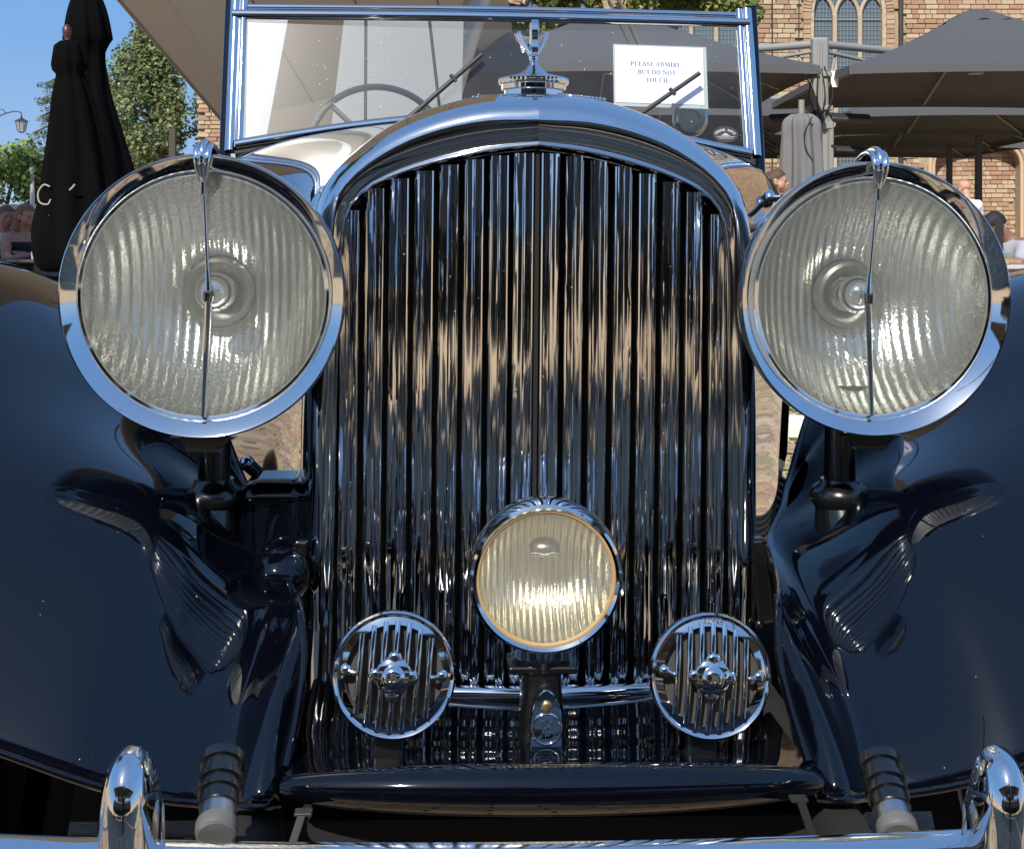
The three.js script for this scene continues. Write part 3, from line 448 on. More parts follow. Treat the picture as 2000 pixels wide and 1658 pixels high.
  for (const s of [-1, 1]) part('radiator_bracket', [at(box(.022, .10, .02, 0, 0, 0, .006), s * .268, .645, -.09, 0, 0, s * .15), ball(.0055, s * .262, .60, -.07, 1, 1, 1, 12)], M.black, car);
  const m1 = P(1503, 388, -.85), m2 = P(1530, 388, -.8); part('mirror_arm', [rod(m1, m2, .006, .007, 12), ball(.012, m1.x, m1.y, m1.z, 1, 1.3, 1, 14), rod(m1, V(m1.x - .06, m1.y - .03, m1.z - .02), .005, .005, 10)], M.chrome, car);
}
// paper notice behind the windscreen glass
{
  const c = document.createElement('canvas'); c.width = 1024; c.height = 660; const x = c.getContext('2d'); x.fillStyle = '#dcdcf4'; x.fillRect(0, 0, 1024, 660); x.fillStyle = '#23263a'; x.textAlign = 'center'; x.font = 'bold 70px serif'; 
  x.fillText('PLEASE ADMIRE', 470, 230); x.fillText('BUT DO NOT', 480, 325); x.fillText('TOUCH', 480, 418);
  const t = new THREE.CanvasTexture(c); t.colorSpace = THREE.SRGBColorSpace;
  const o = thing('paper_notice', 'laminated white paper notice asking visitors not to touch, propped inside the windscreen', 'notice');
  const A = PW(1200, 88), B = PW(1378, 203), mid = PW(1291, 145), w = Math.abs(B.x - A.x), h = Math.abs(A.y - B.y) * 1.04;
  const p = part('paper', new THREE.BoxGeometry(w, h, .0006), std(1, 1, 1, .8, { map: t }), o); p.position.set(0, 0, .0008);
  part('laminate', box(w + .012, h + .012, .0004, .002, -.002, -.0005), new THREE.MeshPhysicalMaterial({ color: lin(.85, .9, .88), transmission: .7, roughness: .2, thickness: 0 }), o);
  const q = V(mid.x, mid.y, mid.z - .018).applyMatrix4(car.matrixWorld); o.position.copy(q); o.rotation.set(-.31, 3 * Math.PI / 180, -.012);
}


// ------------------------------------------------------------------ the square behind the car
const brickCols = [[.47, .30, .19], [.52, .37, .24], [.38, .20, .125], [.55, .43, .28], [.42, .24, .16], [.33, .19, .14], [.60, .49, .34]];
const brickGrain = texture(128, 128, (u, v) => .74 + .2 * tileNoise(u, v, 7) + .2 * tileNoise(u, v, 30, 4));
const brickMats = brickCols.map((c) => std(...c.map((x, i) => lerp(x, [.49, .345, .22][i], .36)), .9, { map: brickGrain }));
const brickShape = (w, h, d) => { const g = new RoundedBoxGeometry(w, h, d, 1, .008); return g; };
// courses of bricks on a wall that faces +z; keep(x, y) says whether a brick stands there, own(x, y) whether the picture shows it closely
function courses(parent, x0, x1, y0, y1, z, len, hgt, keep, own, most, tone = 0) {
  const long = [0, 1].map((k) => brickShape(len * .965 - k * .012, hgt * .86, .06)), short = brickShape(len * .46, hgt * .86, .06), rest = brickMats.map(() => []);
  let n = 0, row = 0;
  for (let y = y0 + hgt / 2; y < y1; y += hgt, row++) {
    let x = x0 - (row % 2) * len * .37;
    while (x < x1) {
      const head = rnd() < (row % 3 ? .3 : .5), w = head ? len * .5 : len, cx = x + w / 2; x += w;
      if (cx - w / 2 < x0 - .02 || cx + w / 2 > x1 + .02 || !keep(cx, y, w / 2)) continue;
      const shift = noise2(cx * .35 + tone * 7, y * .35) * 1.6, k = clamp(Math.floor(rnd() * 5.6 + shift + .6 + tone), 0, 6), dz = rr(-.006, .008), tilt = rr(-.006, .006), g = head ? short : long[Math.floor(rnd() * 2)], dy = rr(-.004, .004);
      if (n < most && own(cx, y)) { const m = part('brick', g, brickMats[k], parent); m.position.set(cx, y + dy, z + dz); m.rotation.z = tilt; n++; }
      else rest[k].push(box(w * .96, hgt * .86, .06, cx, y + dy, z + dz));
    }
  }
  rest.forEach((list, k) => { if (list.length) { const m = part('brick_field', list, brickMats[k], parent); m.userData.kind = 'stuff'; } });
}
const mortar = std(.40, .32, .22, .95, { map: texture(256, 256, (u, v) => .8 + .25 * tileNoise(u, v, 20)) });
const stone = std(.50, .41, .29, .85, { map: brickGrain });
const church = thing('church', 'sunlit old brick church wall with pointed leaded windows and a blind arch', 'church');
{
  const zW = -31, X = (u) => (u - CX) / LENS * 31, Y = (v) => EYE + (CY - v) / LENS * 31, px = (x) => CX + x / 31 * LENS, py = (y) => CY - (y - EYE) / 31 * LENS;
  const windows = [{ c: X(1658), w: X(1732) - X(1584) }, { c: X(1376), w: X(1732) - X(1584) }, { c: X(1090), w: X(1732) - X(1584) }], sill = Y(338), spring = Y(30);
  const archR = windows[0].w * .92, inWin = (x, y, m = 0) => windows.some(({ c, w }) => { const h = w / 2 + m; if (y < sill - m || Math.abs(x - c) > h) return false; if (y < spring) return true; const R = archR + m, cx = c + (x < c ? 1 : -1) * (archR - w / 2); return Math.hypot(x - cx, y - spring) < R; });
  const na = { c: X(1911), w: X(1996) - X(1826), top: Y(276), low: Y(620) }, inNiche = (x, y, m = 0) => { const h = na.w / 2 + m, t = na.top + m, sp = na.top - .62; if (Math.abs(x - na.c) > h || y > t) return false; if (y < sp) return true; return (Math.abs(x - na.c) / h) ** 2.6 + ((y - sp) / (t - sp)) ** 2.6 < 1; };
  const wall = part('wall', [box(3.4, 11, .6, -1.6, 5.5, zW - .36)], mortar, church);
  // backing wall with real openings
  const sh = new THREE.Shape(); sh.moveTo(-3, 0); sh.lineTo(16, 0); sh.lineTo(16, 11); sh.lineTo(-3, 11); sh.closePath();
  for (const { c, w } of windows) { const p = new THREE.Path(); p.moveTo(c - w / 2, sill); p.lineTo(c + w / 2, sill); p.lineTo(c + w / 2, spring); const cR = c - (archR - w / 2) * -1; for (let k = 1; k <= 14; k++) { const a = k / 14 * Math.acos((archR - w / 2) / archR); p.lineTo(c + w / 2 - archR + archR * Math.cos(a), spring + archR * Math.sin(a)); } for (let k = 13; k >= 0; k--) { const a = k / 14 * Math.acos((archR - w / 2) / archR); p.lineTo(c - w / 2 + archR - archR * Math.cos(a), spring + archR * Math.sin(a)); } p.closePath(); sh.holes.push(p); }
  { const p = new THREE.Path(), sp = na.top - .62; p.moveTo(na.c - na.w / 2, .02); p.lineTo(na.c + na.w / 2, .02); for (let k = 0; k <= 24; k++) { const a = k / 24 * Math.PI, q = 2 / 2.6; p.lineTo(na.c + Math.sign(Math.cos(a)) * Math.abs(Math.cos(a)) ** q * na.w / 2, sp + Math.sin(a) ** q * .62); } p.closePath(); sh.holes.push(p); }
  part('wall', new THREE.ExtrudeGeometry(sh, { depth: .5, bevelEnabled: false }).translate(0, 0, zW - .53), mortar, church);
  const visible = (x, y) => { const u = px(x), v = py(y); return (u > 1478 && u < 1590 && v > -4 && v < 100) || (u > 1728 && u < 2005 && v > -4 && v < 118) || (u > 1905 && u < 2005 && v > 225 && v < 275) || (u > 1490 && u < 1535 && v > 255 && v < 330); };
  const bw = sub('brickwork', church); courses(bw, -3, 16, 0, 10.5, zW, .30, .112, (x, y, h) => !inWin(x - h, y, .17) && !inWin(x + h, y, .17) && !inNiche(x - h, y, .14) && !inNiche(x + h, y, .14), visible, 290);
  const nb = sub('niche_brickwork', church); courses(nb, na.c - na.w / 2 - .1, na.c + na.w / 2 + .1, 0, na.top, zW - .42, .28, .105, (x, y, h) => inNiche(x, y, .08), (x, y) => { const u = px(x), v = py(y); return u > 1905 && u < 1992 && v > 300 && v < 500; }, 140, 1.6);
  part('niche_back', box(na.w + .3, na.top + .2, .1, na.c, na.top / 2, zW - .49), mortar, church);
  // moulded arch round the niche
  for (const [m, r, dz] of [[.02, .05, -.02], [.11, .06, .03]]) { const pts = [], sp = na.top - .62; for (let k = 0; k <= 40; k++) { const a = k / 40 * Math.PI, q = 2 / 2.6; pts.push([na.c + Math.sign(Math.cos(a)) * Math.abs(Math.cos(a)) ** q * (na.w / 2 + m), sp + Math.sin(a) ** q * (.62 + m), zW + dz]); } pts.unshift([na.c + na.w / 2 + m, .02, zW + dz]); pts.push([na.c - na.w / 2 - m, .02, zW + dz]); part('arch_moulding', tube(pts, r, 120, 8), std(.47, .33, .22, .9), church); }
  for (const { c, w } of windows) {
    const g = sub('window', church, 'pointed three-light leaded church window in pale stone tracery');
    const outer = new THREE.Shape(), E = (grow) => { const pts = [[c - w / 2 - grow, sill - grow], [c + w / 2 + grow, sill - grow]]; const R = archR + grow, am = Math.acos((archR - w / 2) / R); for (let k = 0; k <= 16; k++) { const a = k / 16 * am; pts.push([c + w / 2 - archR + R * Math.cos(a), spring + R * Math.sin(a)]); } for (let k = 15; k >= 0; k--) { const a = k / 16 * am; pts.push([c - w / 2 + archR - R * Math.cos(a), spring + R * Math.sin(a)]); } return pts; };
    const lw = w * .315, gap = w * .018, bars = []; E(0).forEach(([x, y], i) => i ? outer.lineTo(x, y) : outer.moveTo(x, y)); outer.closePath();
    { const p = new THREE.Path(); E(-.075).forEach(([x, y], i) => i ? p.lineTo(x, y) : p.moveTo(x, y)); p.closePath(); outer.holes.push(p); }
    part('frame', new THREE.ExtrudeGeometry(outer, { depth: .16, bevelSize: .015, bevelThickness: .03, bevelSegments: 2 }).translate(0, 0, zW - .2), stone, g);
    for (const k of [-.5, .5]) bars.push(box(.105, spring + .06 - sill, .14, c + k * (lw + gap), (spring + .06 + sill) / 2, zW - .13, .03));
    for (let k = -1; k <= 1; k++) { const x = c + k * (lw + gap), R = lw * 1.12, am = Math.acos((R - lw / 2) / R); for (const s of [-1, 1]) { const q = []; for (let e = 0; e <= 8; e++) { const a = e / 8 * am; q.push([x + s * (lw / 2 - R + R * Math.cos(a)), spring + R * Math.sin(a), zW - .13]); } bars.push(tube(q, .048, 16, 8)); } }
    for (const k of [-.5, .5]) { const x = c + k * (lw + gap), y = spring + .72, q = []; for (let e = 0; e <= 16; e++) { const a = e / 16 * 2 * Math.PI; q.push([x + .2 * Math.sin(a), y + .27 * Math.cos(a) * (1 + .2 * Math.cos(a)), zW - .13]); } bars.push(tube(q, .04, 32, 8)); }
    part('tracery', bars, stone, g);
    const gl = part('pane', box(w, spring + 1.5 - sill, .02, c, (spring + 1.5 + sill) / 2, zW - .2), new THREE.MeshPhysicalMaterial({ color: lin(.085, .115, .135), roughness: .12, clearcoat: 1, bumpMap: ripple, bumpScale: .01 }), g);
    const lead = []; for (let x = c - w / 2; x < c + w / 2; x += .082) lead.push(box(.014, spring + 1.5 - sill, .012, x, (spring + 1.5 + sill) / 2, zW - .182)); for (let y = sill; y < spring + 1.5; y += .105) lead.push(box(w, .014, .012, c, y, zW - .180)); for (let y = sill + .5; y < spring; y += .62) lead.push(box(w, .035, .03, c, y, zW - .165));
    part('lead_grid', lead, std(.16, .18, .19, .6), g).userData.kind = 'stuff';
    const ringB = []; const RR = E(.09); for (let i = 0; i < RR.length; i++) { }
    const am = Math.acos((archR - w / 2) / (archR + .09)), nB = 24; for (const s of [-1, 1]) { for (let k = 0; k < nB; k++) { const a = (k + .5) / nB * am, R = archR + .09, x = c + s * (w / 2 - archR + R * Math.cos(a)), y = spring + R * Math.sin(a); const m = part('brick', box(.17, .062, .06), brickMats[Math.floor(rnd() * 6)], g); m.position.set(x, y, zW + .004); m.rotation.z = s > 0 ? a : Math.PI - a; } for (let y = sill + .05; y < spring; y += .112) { const m = part('brick', box(.17, .095, .06), brickMats[Math.floor(rnd() * 6)], g); m.position.set(c + s * (w / 2 + .09), y, zW + .004); } }
    part('sill', box(w + .3, .12, .22, c, sill - .06, zW - .02), stone, g);
  }
  for (const [u, r] of [[1758, .055], [1507, .014], [1559, .010]]) part(r > .03 ? 'downpipe' : 'cable', rod([X(u), 0, zW + .09], [X(u), 10.5, zW + .09], r, r, 10), std(.035, .03, .028, .6), church);
  part('roof', box(20, .4, 6, 6.5, 11.1, zW - 2.6), std(.07, .07, .08, .8), church);
}
// ---- cantilever parasols: a mast with a dark square canopy on either side
const canopyGeo = (() => {
  const h = 1.9, rise = .76, n = 14, list = [];
  for (let q = 0; q < 4; q++) { const rows = []; for (let i = 0; i <= n; i++) { const t = i / n, r = []; for (let j = 0; j <= n; j++) { const s = lerp(-1, 1, j / n), e = lerp(.12, 1, t); const x = s * h * e, z = h * e, y = rise * (1 - t) - .05 * Math.sin(Math.PI * t) * (1 - s * s * .2) - (t > .99 ? 0 : 0) - .03 * (1 - s * s) * t * t * -1; r.push([x, y, z]); } rows.push(r); } list.push(loft(rows, 1).rotateY(q * Math.PI / 2)); }
  return mergeGeometries(list);
})();
const valanceGeo = (() => { const h = 1.9, l = []; for (let q = 0; q < 4; q++) { const r0 = [], r1 = []; for (let j = 0; j <= 14; j++) { const s = lerp(-1, 1, j / 14); r0.push([s * h, .03 * (1 - s * s), h]); r1.push([s * h, .03 * (1 - s * s) - .085, h + .012]); } l.push(loft([r0, r1], 1).rotateY(q * Math.PI / 2)); } return mergeGeometries(l); })();
function canopy(parent, x, z, y) {
  const c = sub('canopy', parent); c.position.set(x, y, z);
  part('fabric', canopyGeo, M.parasol, c); part('valance', valanceGeo, M.parasol, c);
  const vent = []; { const rows = []; for (let i = 0; i <= 5; i++) { const t = i / 5, r = []; for (let j = 0; j <= 40; j++) { const a = j / 40 * 2 * Math.PI, R = lerp(.05, .40, t) * (1 + .10 * Math.cos(4 * a)); r.push([R * Math.cos(a + Math.PI / 4), .86 - .10 * t - .07 * t * t + .018 * Math.sin(a * 9) * t, R * Math.sin(a + Math.PI / 4)]); } rows.push(r); } vent.push(loft(rows, 1)); } part('vent_cap', vent, M.parasol, c);
  for (let k = 0; k < 8; k++) { const a = k * Math.PI / 4, L = k % 2 ? 1.9 * 1.41 : 1.9; part('rib', [rod([0, -.02 + .72, 0], [Math.cos(a + Math.PI / 4 * 0) * L * .99, -.03, Math.sin(a) * L * .99], .018, .014, 6), rod([0, .18, 0], [Math.cos(a) * L * .5, .36, Math.sin(a) * L * .5], .013, .012, 6)], M.steelGrey, c); }
  part('hub', [rod([0, .14, 0], [0, .22, 0], .085, .075, 16), rod([0, .2, 0], [0, .86, 0], .03, .03, 10)], std(.25, .24, .22, .5), c);
}
const rowsP = [[3.14, -13.6, 5.18, 1.10, -14.85, 2.64, 'nearest grey mast carrying two dark grey square parasols, black heaters and a white tag'], [4.5, -19.0, 6.6, 2.4, -20.3, 2.68, 'second mast of dark grey square parasols, just behind the nearest pair'], [5.4, -23.0, 7.5, 3.3, -24.25, 2.70, 'third mast of dark grey square parasols with a lit front edge'], [6.2, -26.8, 8.3, 4.1, -28.1, 2.72, 'farthest mast of dark grey square parasols, close to the church wall']];
rowsP.forEach(([mx, mz, xr, xl, cz, y, label], i) => {
  const t = thing('cantilever_parasol', label, 'parasol', [0, 0, 0], 0, 'dark grey cantilever parasols in rows before the church');
  part('mast', [box(.17, 3.0, .17, mx, 1.5, mz, .03), box(.025, 2.9, .025, mx + .0, 1.5, mz + .095, .004)], M.steelGrey, t);
  canopy(t, xr, cz, y); canopy(t, xl, cz, y);
  for (const x of [xr, xl]) part('arm', [rod([mx, 2.94, mz], [x, y + .30, cz], .042, .036, 10), rod([mx + Math.sign(x - mx) * .07, 2.86, mz], [lerp(mx, x, .5), y + .12, lerp(mz, cz, .5)], .02, .02, 8), rod([mx + Math.sign(x - mx) * .09, 2.5, mz + .05], [lerp(mx, x, .10), 2.88, lerp(mz, cz, .10)], .016, .016, 8)], M.steelGrey, t);
  part('base', box(.9, .12, .9, mx, .06, mz, .03), M.darkMetal, t);
  if (i < 2) for (const s of [-1, 1]) { const h = part('heater', [box(.42, .055, .14, 0, 0, 0, .025), box(.36, .02, .09, 0, -.032, 0, .004), rod([-s * .19, .02, 0], [-s * .27, .05, 0], .02, .02, 8)], M.darkMetal, t, 'long black heater bar fixed to the mast'); h.position.set(mx + s * .31, 2.18, mz + .06); h.rotation.x = .5; h.rotation.z = -s * .05; }
  if (i === 0) {
    part('tag', box(.075, .165, .006, mx + .135, 2.57, mz + .10, .002), M.white, t, 'white tag hanging on the mast');
    part('clamp', [box(.24, .05, .22, mx, 2.28, mz, .01), box(.22, .05, .22, mx, 2.62, mz, .01), box(.24, .07, .24, mx, 2.1, mz, .01)], M.steelGrey, t);
    const cab = []; for (let k = 0; k < 4; k++) cab.push(tube([[mx - .06 + k * .03, 2.7, mz + .1], [mx - .13 + k * .08, 2.4, mz + .13], [mx - .05 + k * .02, 2.15, mz + .12], [mx - .1 + k * .03, 1.8, mz + .13], [mx - .03, 1.45, mz + .1]], .007, 30, 6)); part('cable', cab, M.rubber, t, 'black cables looped down the mast');
  }
});
function foldedCloth(profile, folds, amp, tw = 0, n = 120) { const rows = smooth2(profile, 44).map(([r, y], i) => { const row = []; for (let j = 0; j <= n; j++) { const a = j / n * 2 * Math.PI, f = 1 + amp * Math.cos(a * folds + tw * y + .6 * noise2(y * 1.5, 3)) + amp * .6 * noise2(Math.cos(a) * 2.2 + y * .5, Math.sin(a) * 2.2 + folds); row.push([r * f * Math.cos(a), y, r * f * Math.sin(a)]); } return row; }); return loft(rows, 1); }
{
  const p = W(1566, 447, 12.9), t = thing('closed_parasol', 'closed grey parasol hanging in long folds beside the steel mast', 'closed parasol', [p.x, 0, p.z]);
  part('fabric', foldedCloth([[.10, 2.16], [.17, 2.10], [.185, 1.9], [.205, 1.5], [.20, 1.1], [.12, .95]], 9, .10), std(.135, .135, .137, .85, { bumpMap: weave, bumpScale: .002 }), t); part('pole', rod([0, 0, 0], [0, 2.3, 0], .03, .03, 12), M.steelGrey, t); part('base', box(.5, .1, .5, 0, .05, 0, .02), M.darkMetal, t);
  part('tie', tube([[.06, 2.12, .2], [-.02, 1.95, .21], [.0, 1.8, .22], [.06, 1.7, .22]], .006, 20, 6), M.rubber, t);
}
for (const [u, v0, d, label] of [[1912, 268, 21, 'dark upright steel post before the blind arch, the taller of two'], [1855, 285, 24, 'dark upright steel post left of the blind arch, the shorter of two']]) { const p = W(u, v0, d), t = thing('steel_post', label, 'post', [p.x, 0, p.z]); part('post', box(.095, p.y, .095, 0, p.y / 2, 0, .01), std(.05, .048, .055, .6), t); part('foot', box(.3, .03, .3, 0, .015, 0, .005), M.darkMetal, t); part('top_cap', box(.13, .03, .13, 0, p.y + .014, 0, .005), M.darkMetal, t); }
// ---- closed black parasols on the left
function blackParasol(u, d, lean, prof, label, name) {
  const p = W(u, CY, d), t = thing('closed_parasol', label, 'closed parasol', [p.x, 0, p.z]); t.rotation.z = lean;
  part('fabric', foldedCloth(prof.map(([r, y]) => [Math.max(r, .004), y]), 8, .085, .5), M.parasolBlack, t, 'black fabric hanging in folds');
  const top = prof[0][1]; part('pole', rod([0, 0, 0], [0, top + .02, 0], .024, .02, 12), M.darkMetal, t); part('finial', [spin([[.012, 0], [.02, .02], [.03, .05], [.028, .085], [.012, .105], [0, .112]], 24).translate(0, top, 0)], std(.06, .02, .015, .4), t); part('base', spin([[0, .09], [.05, .1], [.3, .05], [.32, 0]], 40), M.darkMetal, t);
  return t;
}
{
  const b = blackParasol(182, 10.2, .02, [[.01, 3.0], [.12, 2.78], [.165, 2.56], [.172, 2.50], [.125, 2.42], [.14, 2.2], [.24, 1.75], [.35, 1.3], [.40, .95], [.30, .8], [.05, .78]], 'larger closed black parasol with a wide pointed top, behind the other one');
  const f = blackParasol(182, 8.8, .075, [[.012, 2.30], [.075, 2.29], [.098, 2.22], [.112, 2.12], [.088, 2.10], [.12, 1.95], [.18, 1.6], [.25, 1.2], [.30, .92], [.26, .80], [.05, .78]], 'smaller closed black parasol with a round cap and white lettering, in front');
  const q = [[.0, .0], [-.05, .02], [-.085, -.05], [-.075, -.13], [-.03, -.15], [.0, -.11]].map(([x, y]) => [x * .75 - .115, 1.335 + y * .75, .215]);
  const q2 = [[0, 0], [.03, .02], [.045, .035]].map(([x, y]) => [x * .8 + .03, 1.30 + y, .275]);
  part('lettering', [tube(q.map(([x, y, z], i) => [x - (i > 1 && i < 4 ? .015 : 0), y, z - (x < -.22 ? .05 : 0)]), .006, 30, 6), tube(q2, .006, 10, 6), tube([[-.20, 1.135, .17], [-.16, 1.145, .20], [-.13, 1.15, .225]], .005, 10, 6)], std(.30, .30, .30, .8), f, 'fragment of white script lettering');
}
// ---- trees and shrubs
function leafMesh(clumps, count, size, cols, droop = 0, shape = 1) {
  const pos = new Float32Array(count * 12), nor = new Float32Array(count * 12), col = new Float32Array(count * 12), idx = new Uint32Array(count * 6), wts = []; let tot = 0; for (const c of clumps) { tot += c[3] * c[4] * (c[5] ?? c[3]); wts.push(tot); }
  const a = V(), b = V(), n = V();
  for (let i = 0; i < count; i++) {
    const r = rnd() * tot; let k = 0; while (wts[k] < r) k++; const [cx, cy, cz, rx, ry, rz = rx, tone = 0] = clumps[k];
    let dx, dy, dz, q; do { dx = rr(-1, 1); dy = rr(-1, 1); dz = rr(-1, 1); q = dx * dx + dy * dy + dz * dz; } while (q > 1 || (q < .35 && rnd() < .6));
    const x = cx + dx * rx * (1 + .25 * noise3(dx * 2, dy * 2, k)), y = cy + dy * ry - droop * rnd() * ry, z = cz + dz * rz, s = size * rr(.6, 1.35);
    n.set(rr(-1, 1) + dx * .7, rr(-.3, 1) + dy * .5, rr(-1, 1) + dz * .7).normalize(); a.set(rr(-1, 1), rr(-1, 1) - droop * 2, rr(-1, 1)).cross(n).normalize(); b.copy(n).cross(a);
    const P4 = [[-.5, 0], [0, .32 * shape], [.5, 0], [0, -.32 * shape]], c = cols[Math.floor(rnd() * cols.length)], m = rr(1.1, 1.75) * (1 + tone * .3);
    for (let j = 0; j < 4; j++) { const o = i * 12 + j * 3, f = j % 2 ? .06 * s : 0; pos[o] = x + a.x * P4[j][0] * s + b.x * P4[j][1] * s + n.x * f; pos[o + 1] = y + a.y * P4[j][0] * s + b.y * P4[j][1] * s + n.y * f; pos[o + 2] = z + a.z * P4[j][0] * s + b.z * P4[j][1] * s + n.z * f; nor[o] = n.x; nor[o + 1] = n.y; nor[o + 2] = n.z; for (let e = 0; e < 3; e++) col[o + e] = c[e] * m; }
    idx.set([i * 4, i * 4 + 2, i * 4 + 1, i * 4, i * 4 + 3, i * 4 + 2], i * 6);
  }
  const g = new THREE.BufferGeometry(); g.setAttribute('position', new THREE.BufferAttribute(pos, 3)); g.setAttribute('normal', new THREE.BufferAttribute(nor, 3)); g.setAttribute('color', new THREE.BufferAttribute(col, 3)); g.setIndex(new THREE.BufferAttribute(idx, 1)); return g;
}
M.leaf = new THREE.MeshPhysicalMaterial({ color: 0xffffff, vertexColors: true, roughness: .75, transmission: .38, thickness: 0, side: THREE.DoubleSide, specularIntensity: .5 });
M.bark = std(.10, .075, .055, .9, { map: brickGrain });
function branchy(root, h, r, n, spread, up) { const l = [tube([[0, 0, 0], [rr(-.1, .1), h * .4, rr(-.1, .1)], [rr(-.15, .15), h * .75, rr(-.15, .15)], [0, h, 0]], r * .5, 20, 8), rod([0, 0, 0], [0, h * .5, 0], r, r * .55, 12)]; for (let k = 0; k < n; k++) { const y = h * rr(.3, .85), a = rr(0, 6.28), L = spread * rr(.4, .8) * clamp((h - y) / h * 2, .25, 1); l.push(tube([[0, y, 0], [Math.cos(a) * L * .5, y + up * L * .4, Math.sin(a) * L * .5], [Math.cos(a) * L, y + up * L * .5, Math.sin(a) * L]], r * .16, 12, 6)); } return l; }
{
  let p = W(312, CY, 26), t = thing('birch_tree', 'tall drooping grey-green birch behind the closed black parasols', 'tree', [p.x, 0, p.z]);
  part('trunk', branchy(t, 5.4, .14, 14, 1.3, .5), M.bark, t);
  const cl = []; for (let k = 0; k < 95; k++) { const a = rr(0, 6.28), R = Math.sqrt(rnd()) * 1.3, y = rr(1.4, 5.2), taper = clamp((5.6 - y) / 2.6, .15, 1); cl.push([Math.cos(a) * R * taper - .1, y, Math.sin(a) * R * taper, .24, rr(.35, .62), .24, rr(-1, 1)]); }
  part('crown', leafMesh(cl, 30000, .085, [[.105, .135, .045], [.14, .17, .065], [.065, .09, .03], [.18, .205, .10]], .5), M.leaf, t);
  p = W(150, CY, 34); t = thing('cedar_tree', 'pale blue-green cedar with drooping layered boughs, left of the parasols', 'tree', [p.x, 0, p.z]);
  const boughs = [], cc = []; for (let k = 0; k < 22; k++) { const y = 1.6 + k * .2, s = k % 2 ? 1 : -1, L = clamp((6.4 - y) * .42, .3, 1.5) * rr(.7, 1.1), e = [s * L, y - .12 * L, rr(-.5, .5)]; boughs.push(tube([[0, y + .1, 0], [s * L * .5, y + .12, e[2] * .5], e], .025, 12, 6)); for (let j = 0; j < 7; j++) { const q = (j + 1) / 7; cc.push([e[0] * q, y + .08 - .2 * q * q * L - .05, e[2] * q + rr(-.2, .2), .2, .09, .2, rr(-1, 1)]); cc.push([e[0] * q, y - .12 - .2 * q * q * L, e[2] * q, .06, .16, .1, -.5]); } }
  part('trunk', [rod([0, 0, 0], [0, 6.2, 0], .2, .03, 12), ...boughs], M.bark, t); part('crown', leafMesh(cc, 13000, .09, [[.10, .14, .10], [.14, .18, .135], [.07, .10, .075]], .4, .5), M.leaf, t);
  p = W(25, CY, 17); t = thing('shrub', 'bright green leafy shrub above the low grey wall, far left', 'shrub', [p.x, 0, p.z]);
  part('stem', branchy(t, 1.7, .05, 10, .7, .6), M.bark, t); const cs = []; for (let k = 0; k < 46; k++) cs.push([rr(-.9, .62), rr(.9, 2.02) - Math.abs(rr(-.2, .3)), rr(-.5, .5), .22, .22, .25, rr(-1, 1)]); part('foliage', leafMesh(cs, 9500, .075, [[.115, .165, .03], [.155, .21, .05], [.07, .11, .02], [.20, .25, .085]], .1), M.leaf, t);
  p = W(330, CY, 22); t = thing('hedge', 'dense mid green hedge below the birch', 'hedge', [p.x, 0, p.z]); const ch = []; for (let k = 0; k < 60; k++) ch.push([rr(-1.9, .9), rr(.3, 2.05), rr(-.3, .3), .26, .24, .3, rr(-1, 1)]); part('foliage', leafMesh(ch, 13000, .075, [[.075, .115, .03], [.10, .145, .042], [.05, .078, .018]], .1), M.leaf, t); part('stem', branchy(t, 1.6, .05, 8, .6, .5), M.bark, t);
  p = W(337, 250, 21); t = thing('wooden_post', 'dark wooden post standing in the hedge', 'post', [p.x, 0, p.z]); part('post', box(.10, p.y, .10, 0, p.y / 2, 0, .008), std(.06, .05, .04, .9), t); part('top_cap', box(.12, .02, .12, 0, p.y + .01, 0, .004), std(.07, .06, .05, .9), t);
  p = W(1150, CY, 20); t = thing('maple_tree', 'leafy tree hanging into the top of the picture behind the windscreen', 'tree', [p.x - .35, 0, p.z]);
  part('trunk', branchy(t, 5.6, .16, 18, 2.0, .35), M.bark, t);
  const cm = []; for (let k = 0; k < 60; k++) { const a = rr(0, 6.28), R = Math.sqrt(rnd()) * 2.2; cm.push([Math.cos(a) * R + .25, rr(4.05, 5.8) + .12 * R, Math.sin(a) * R * .7, .34, .26, .34, rr(-1, 1)]); } for (const [u, v, s] of [[1000, 75, .3], [1035, 105, .25], [965, 150, .22], [1120, 70, .34], [1170, 100, .3], [1220, 60, .32], [1140, 140, .22], [1290, 50, .26], [1465, 25, .22], [1440, 10, .3], [1070, 60, .3], [990, 125, .2], [1330, 15, .3], [1090, 135, .2]]) { const q = W(u, v, 20); cm.push([q.x - t.position.x, q.y, 0, s, s * .85, s, .6]); }
  part('crown', leafMesh(cm, 15000, .105, [[.12, .15, .03], [.165, .195, .05], [.08, .105, .022], [.22, .22, .075]], .25, 1.4), M.leaf, t);
}
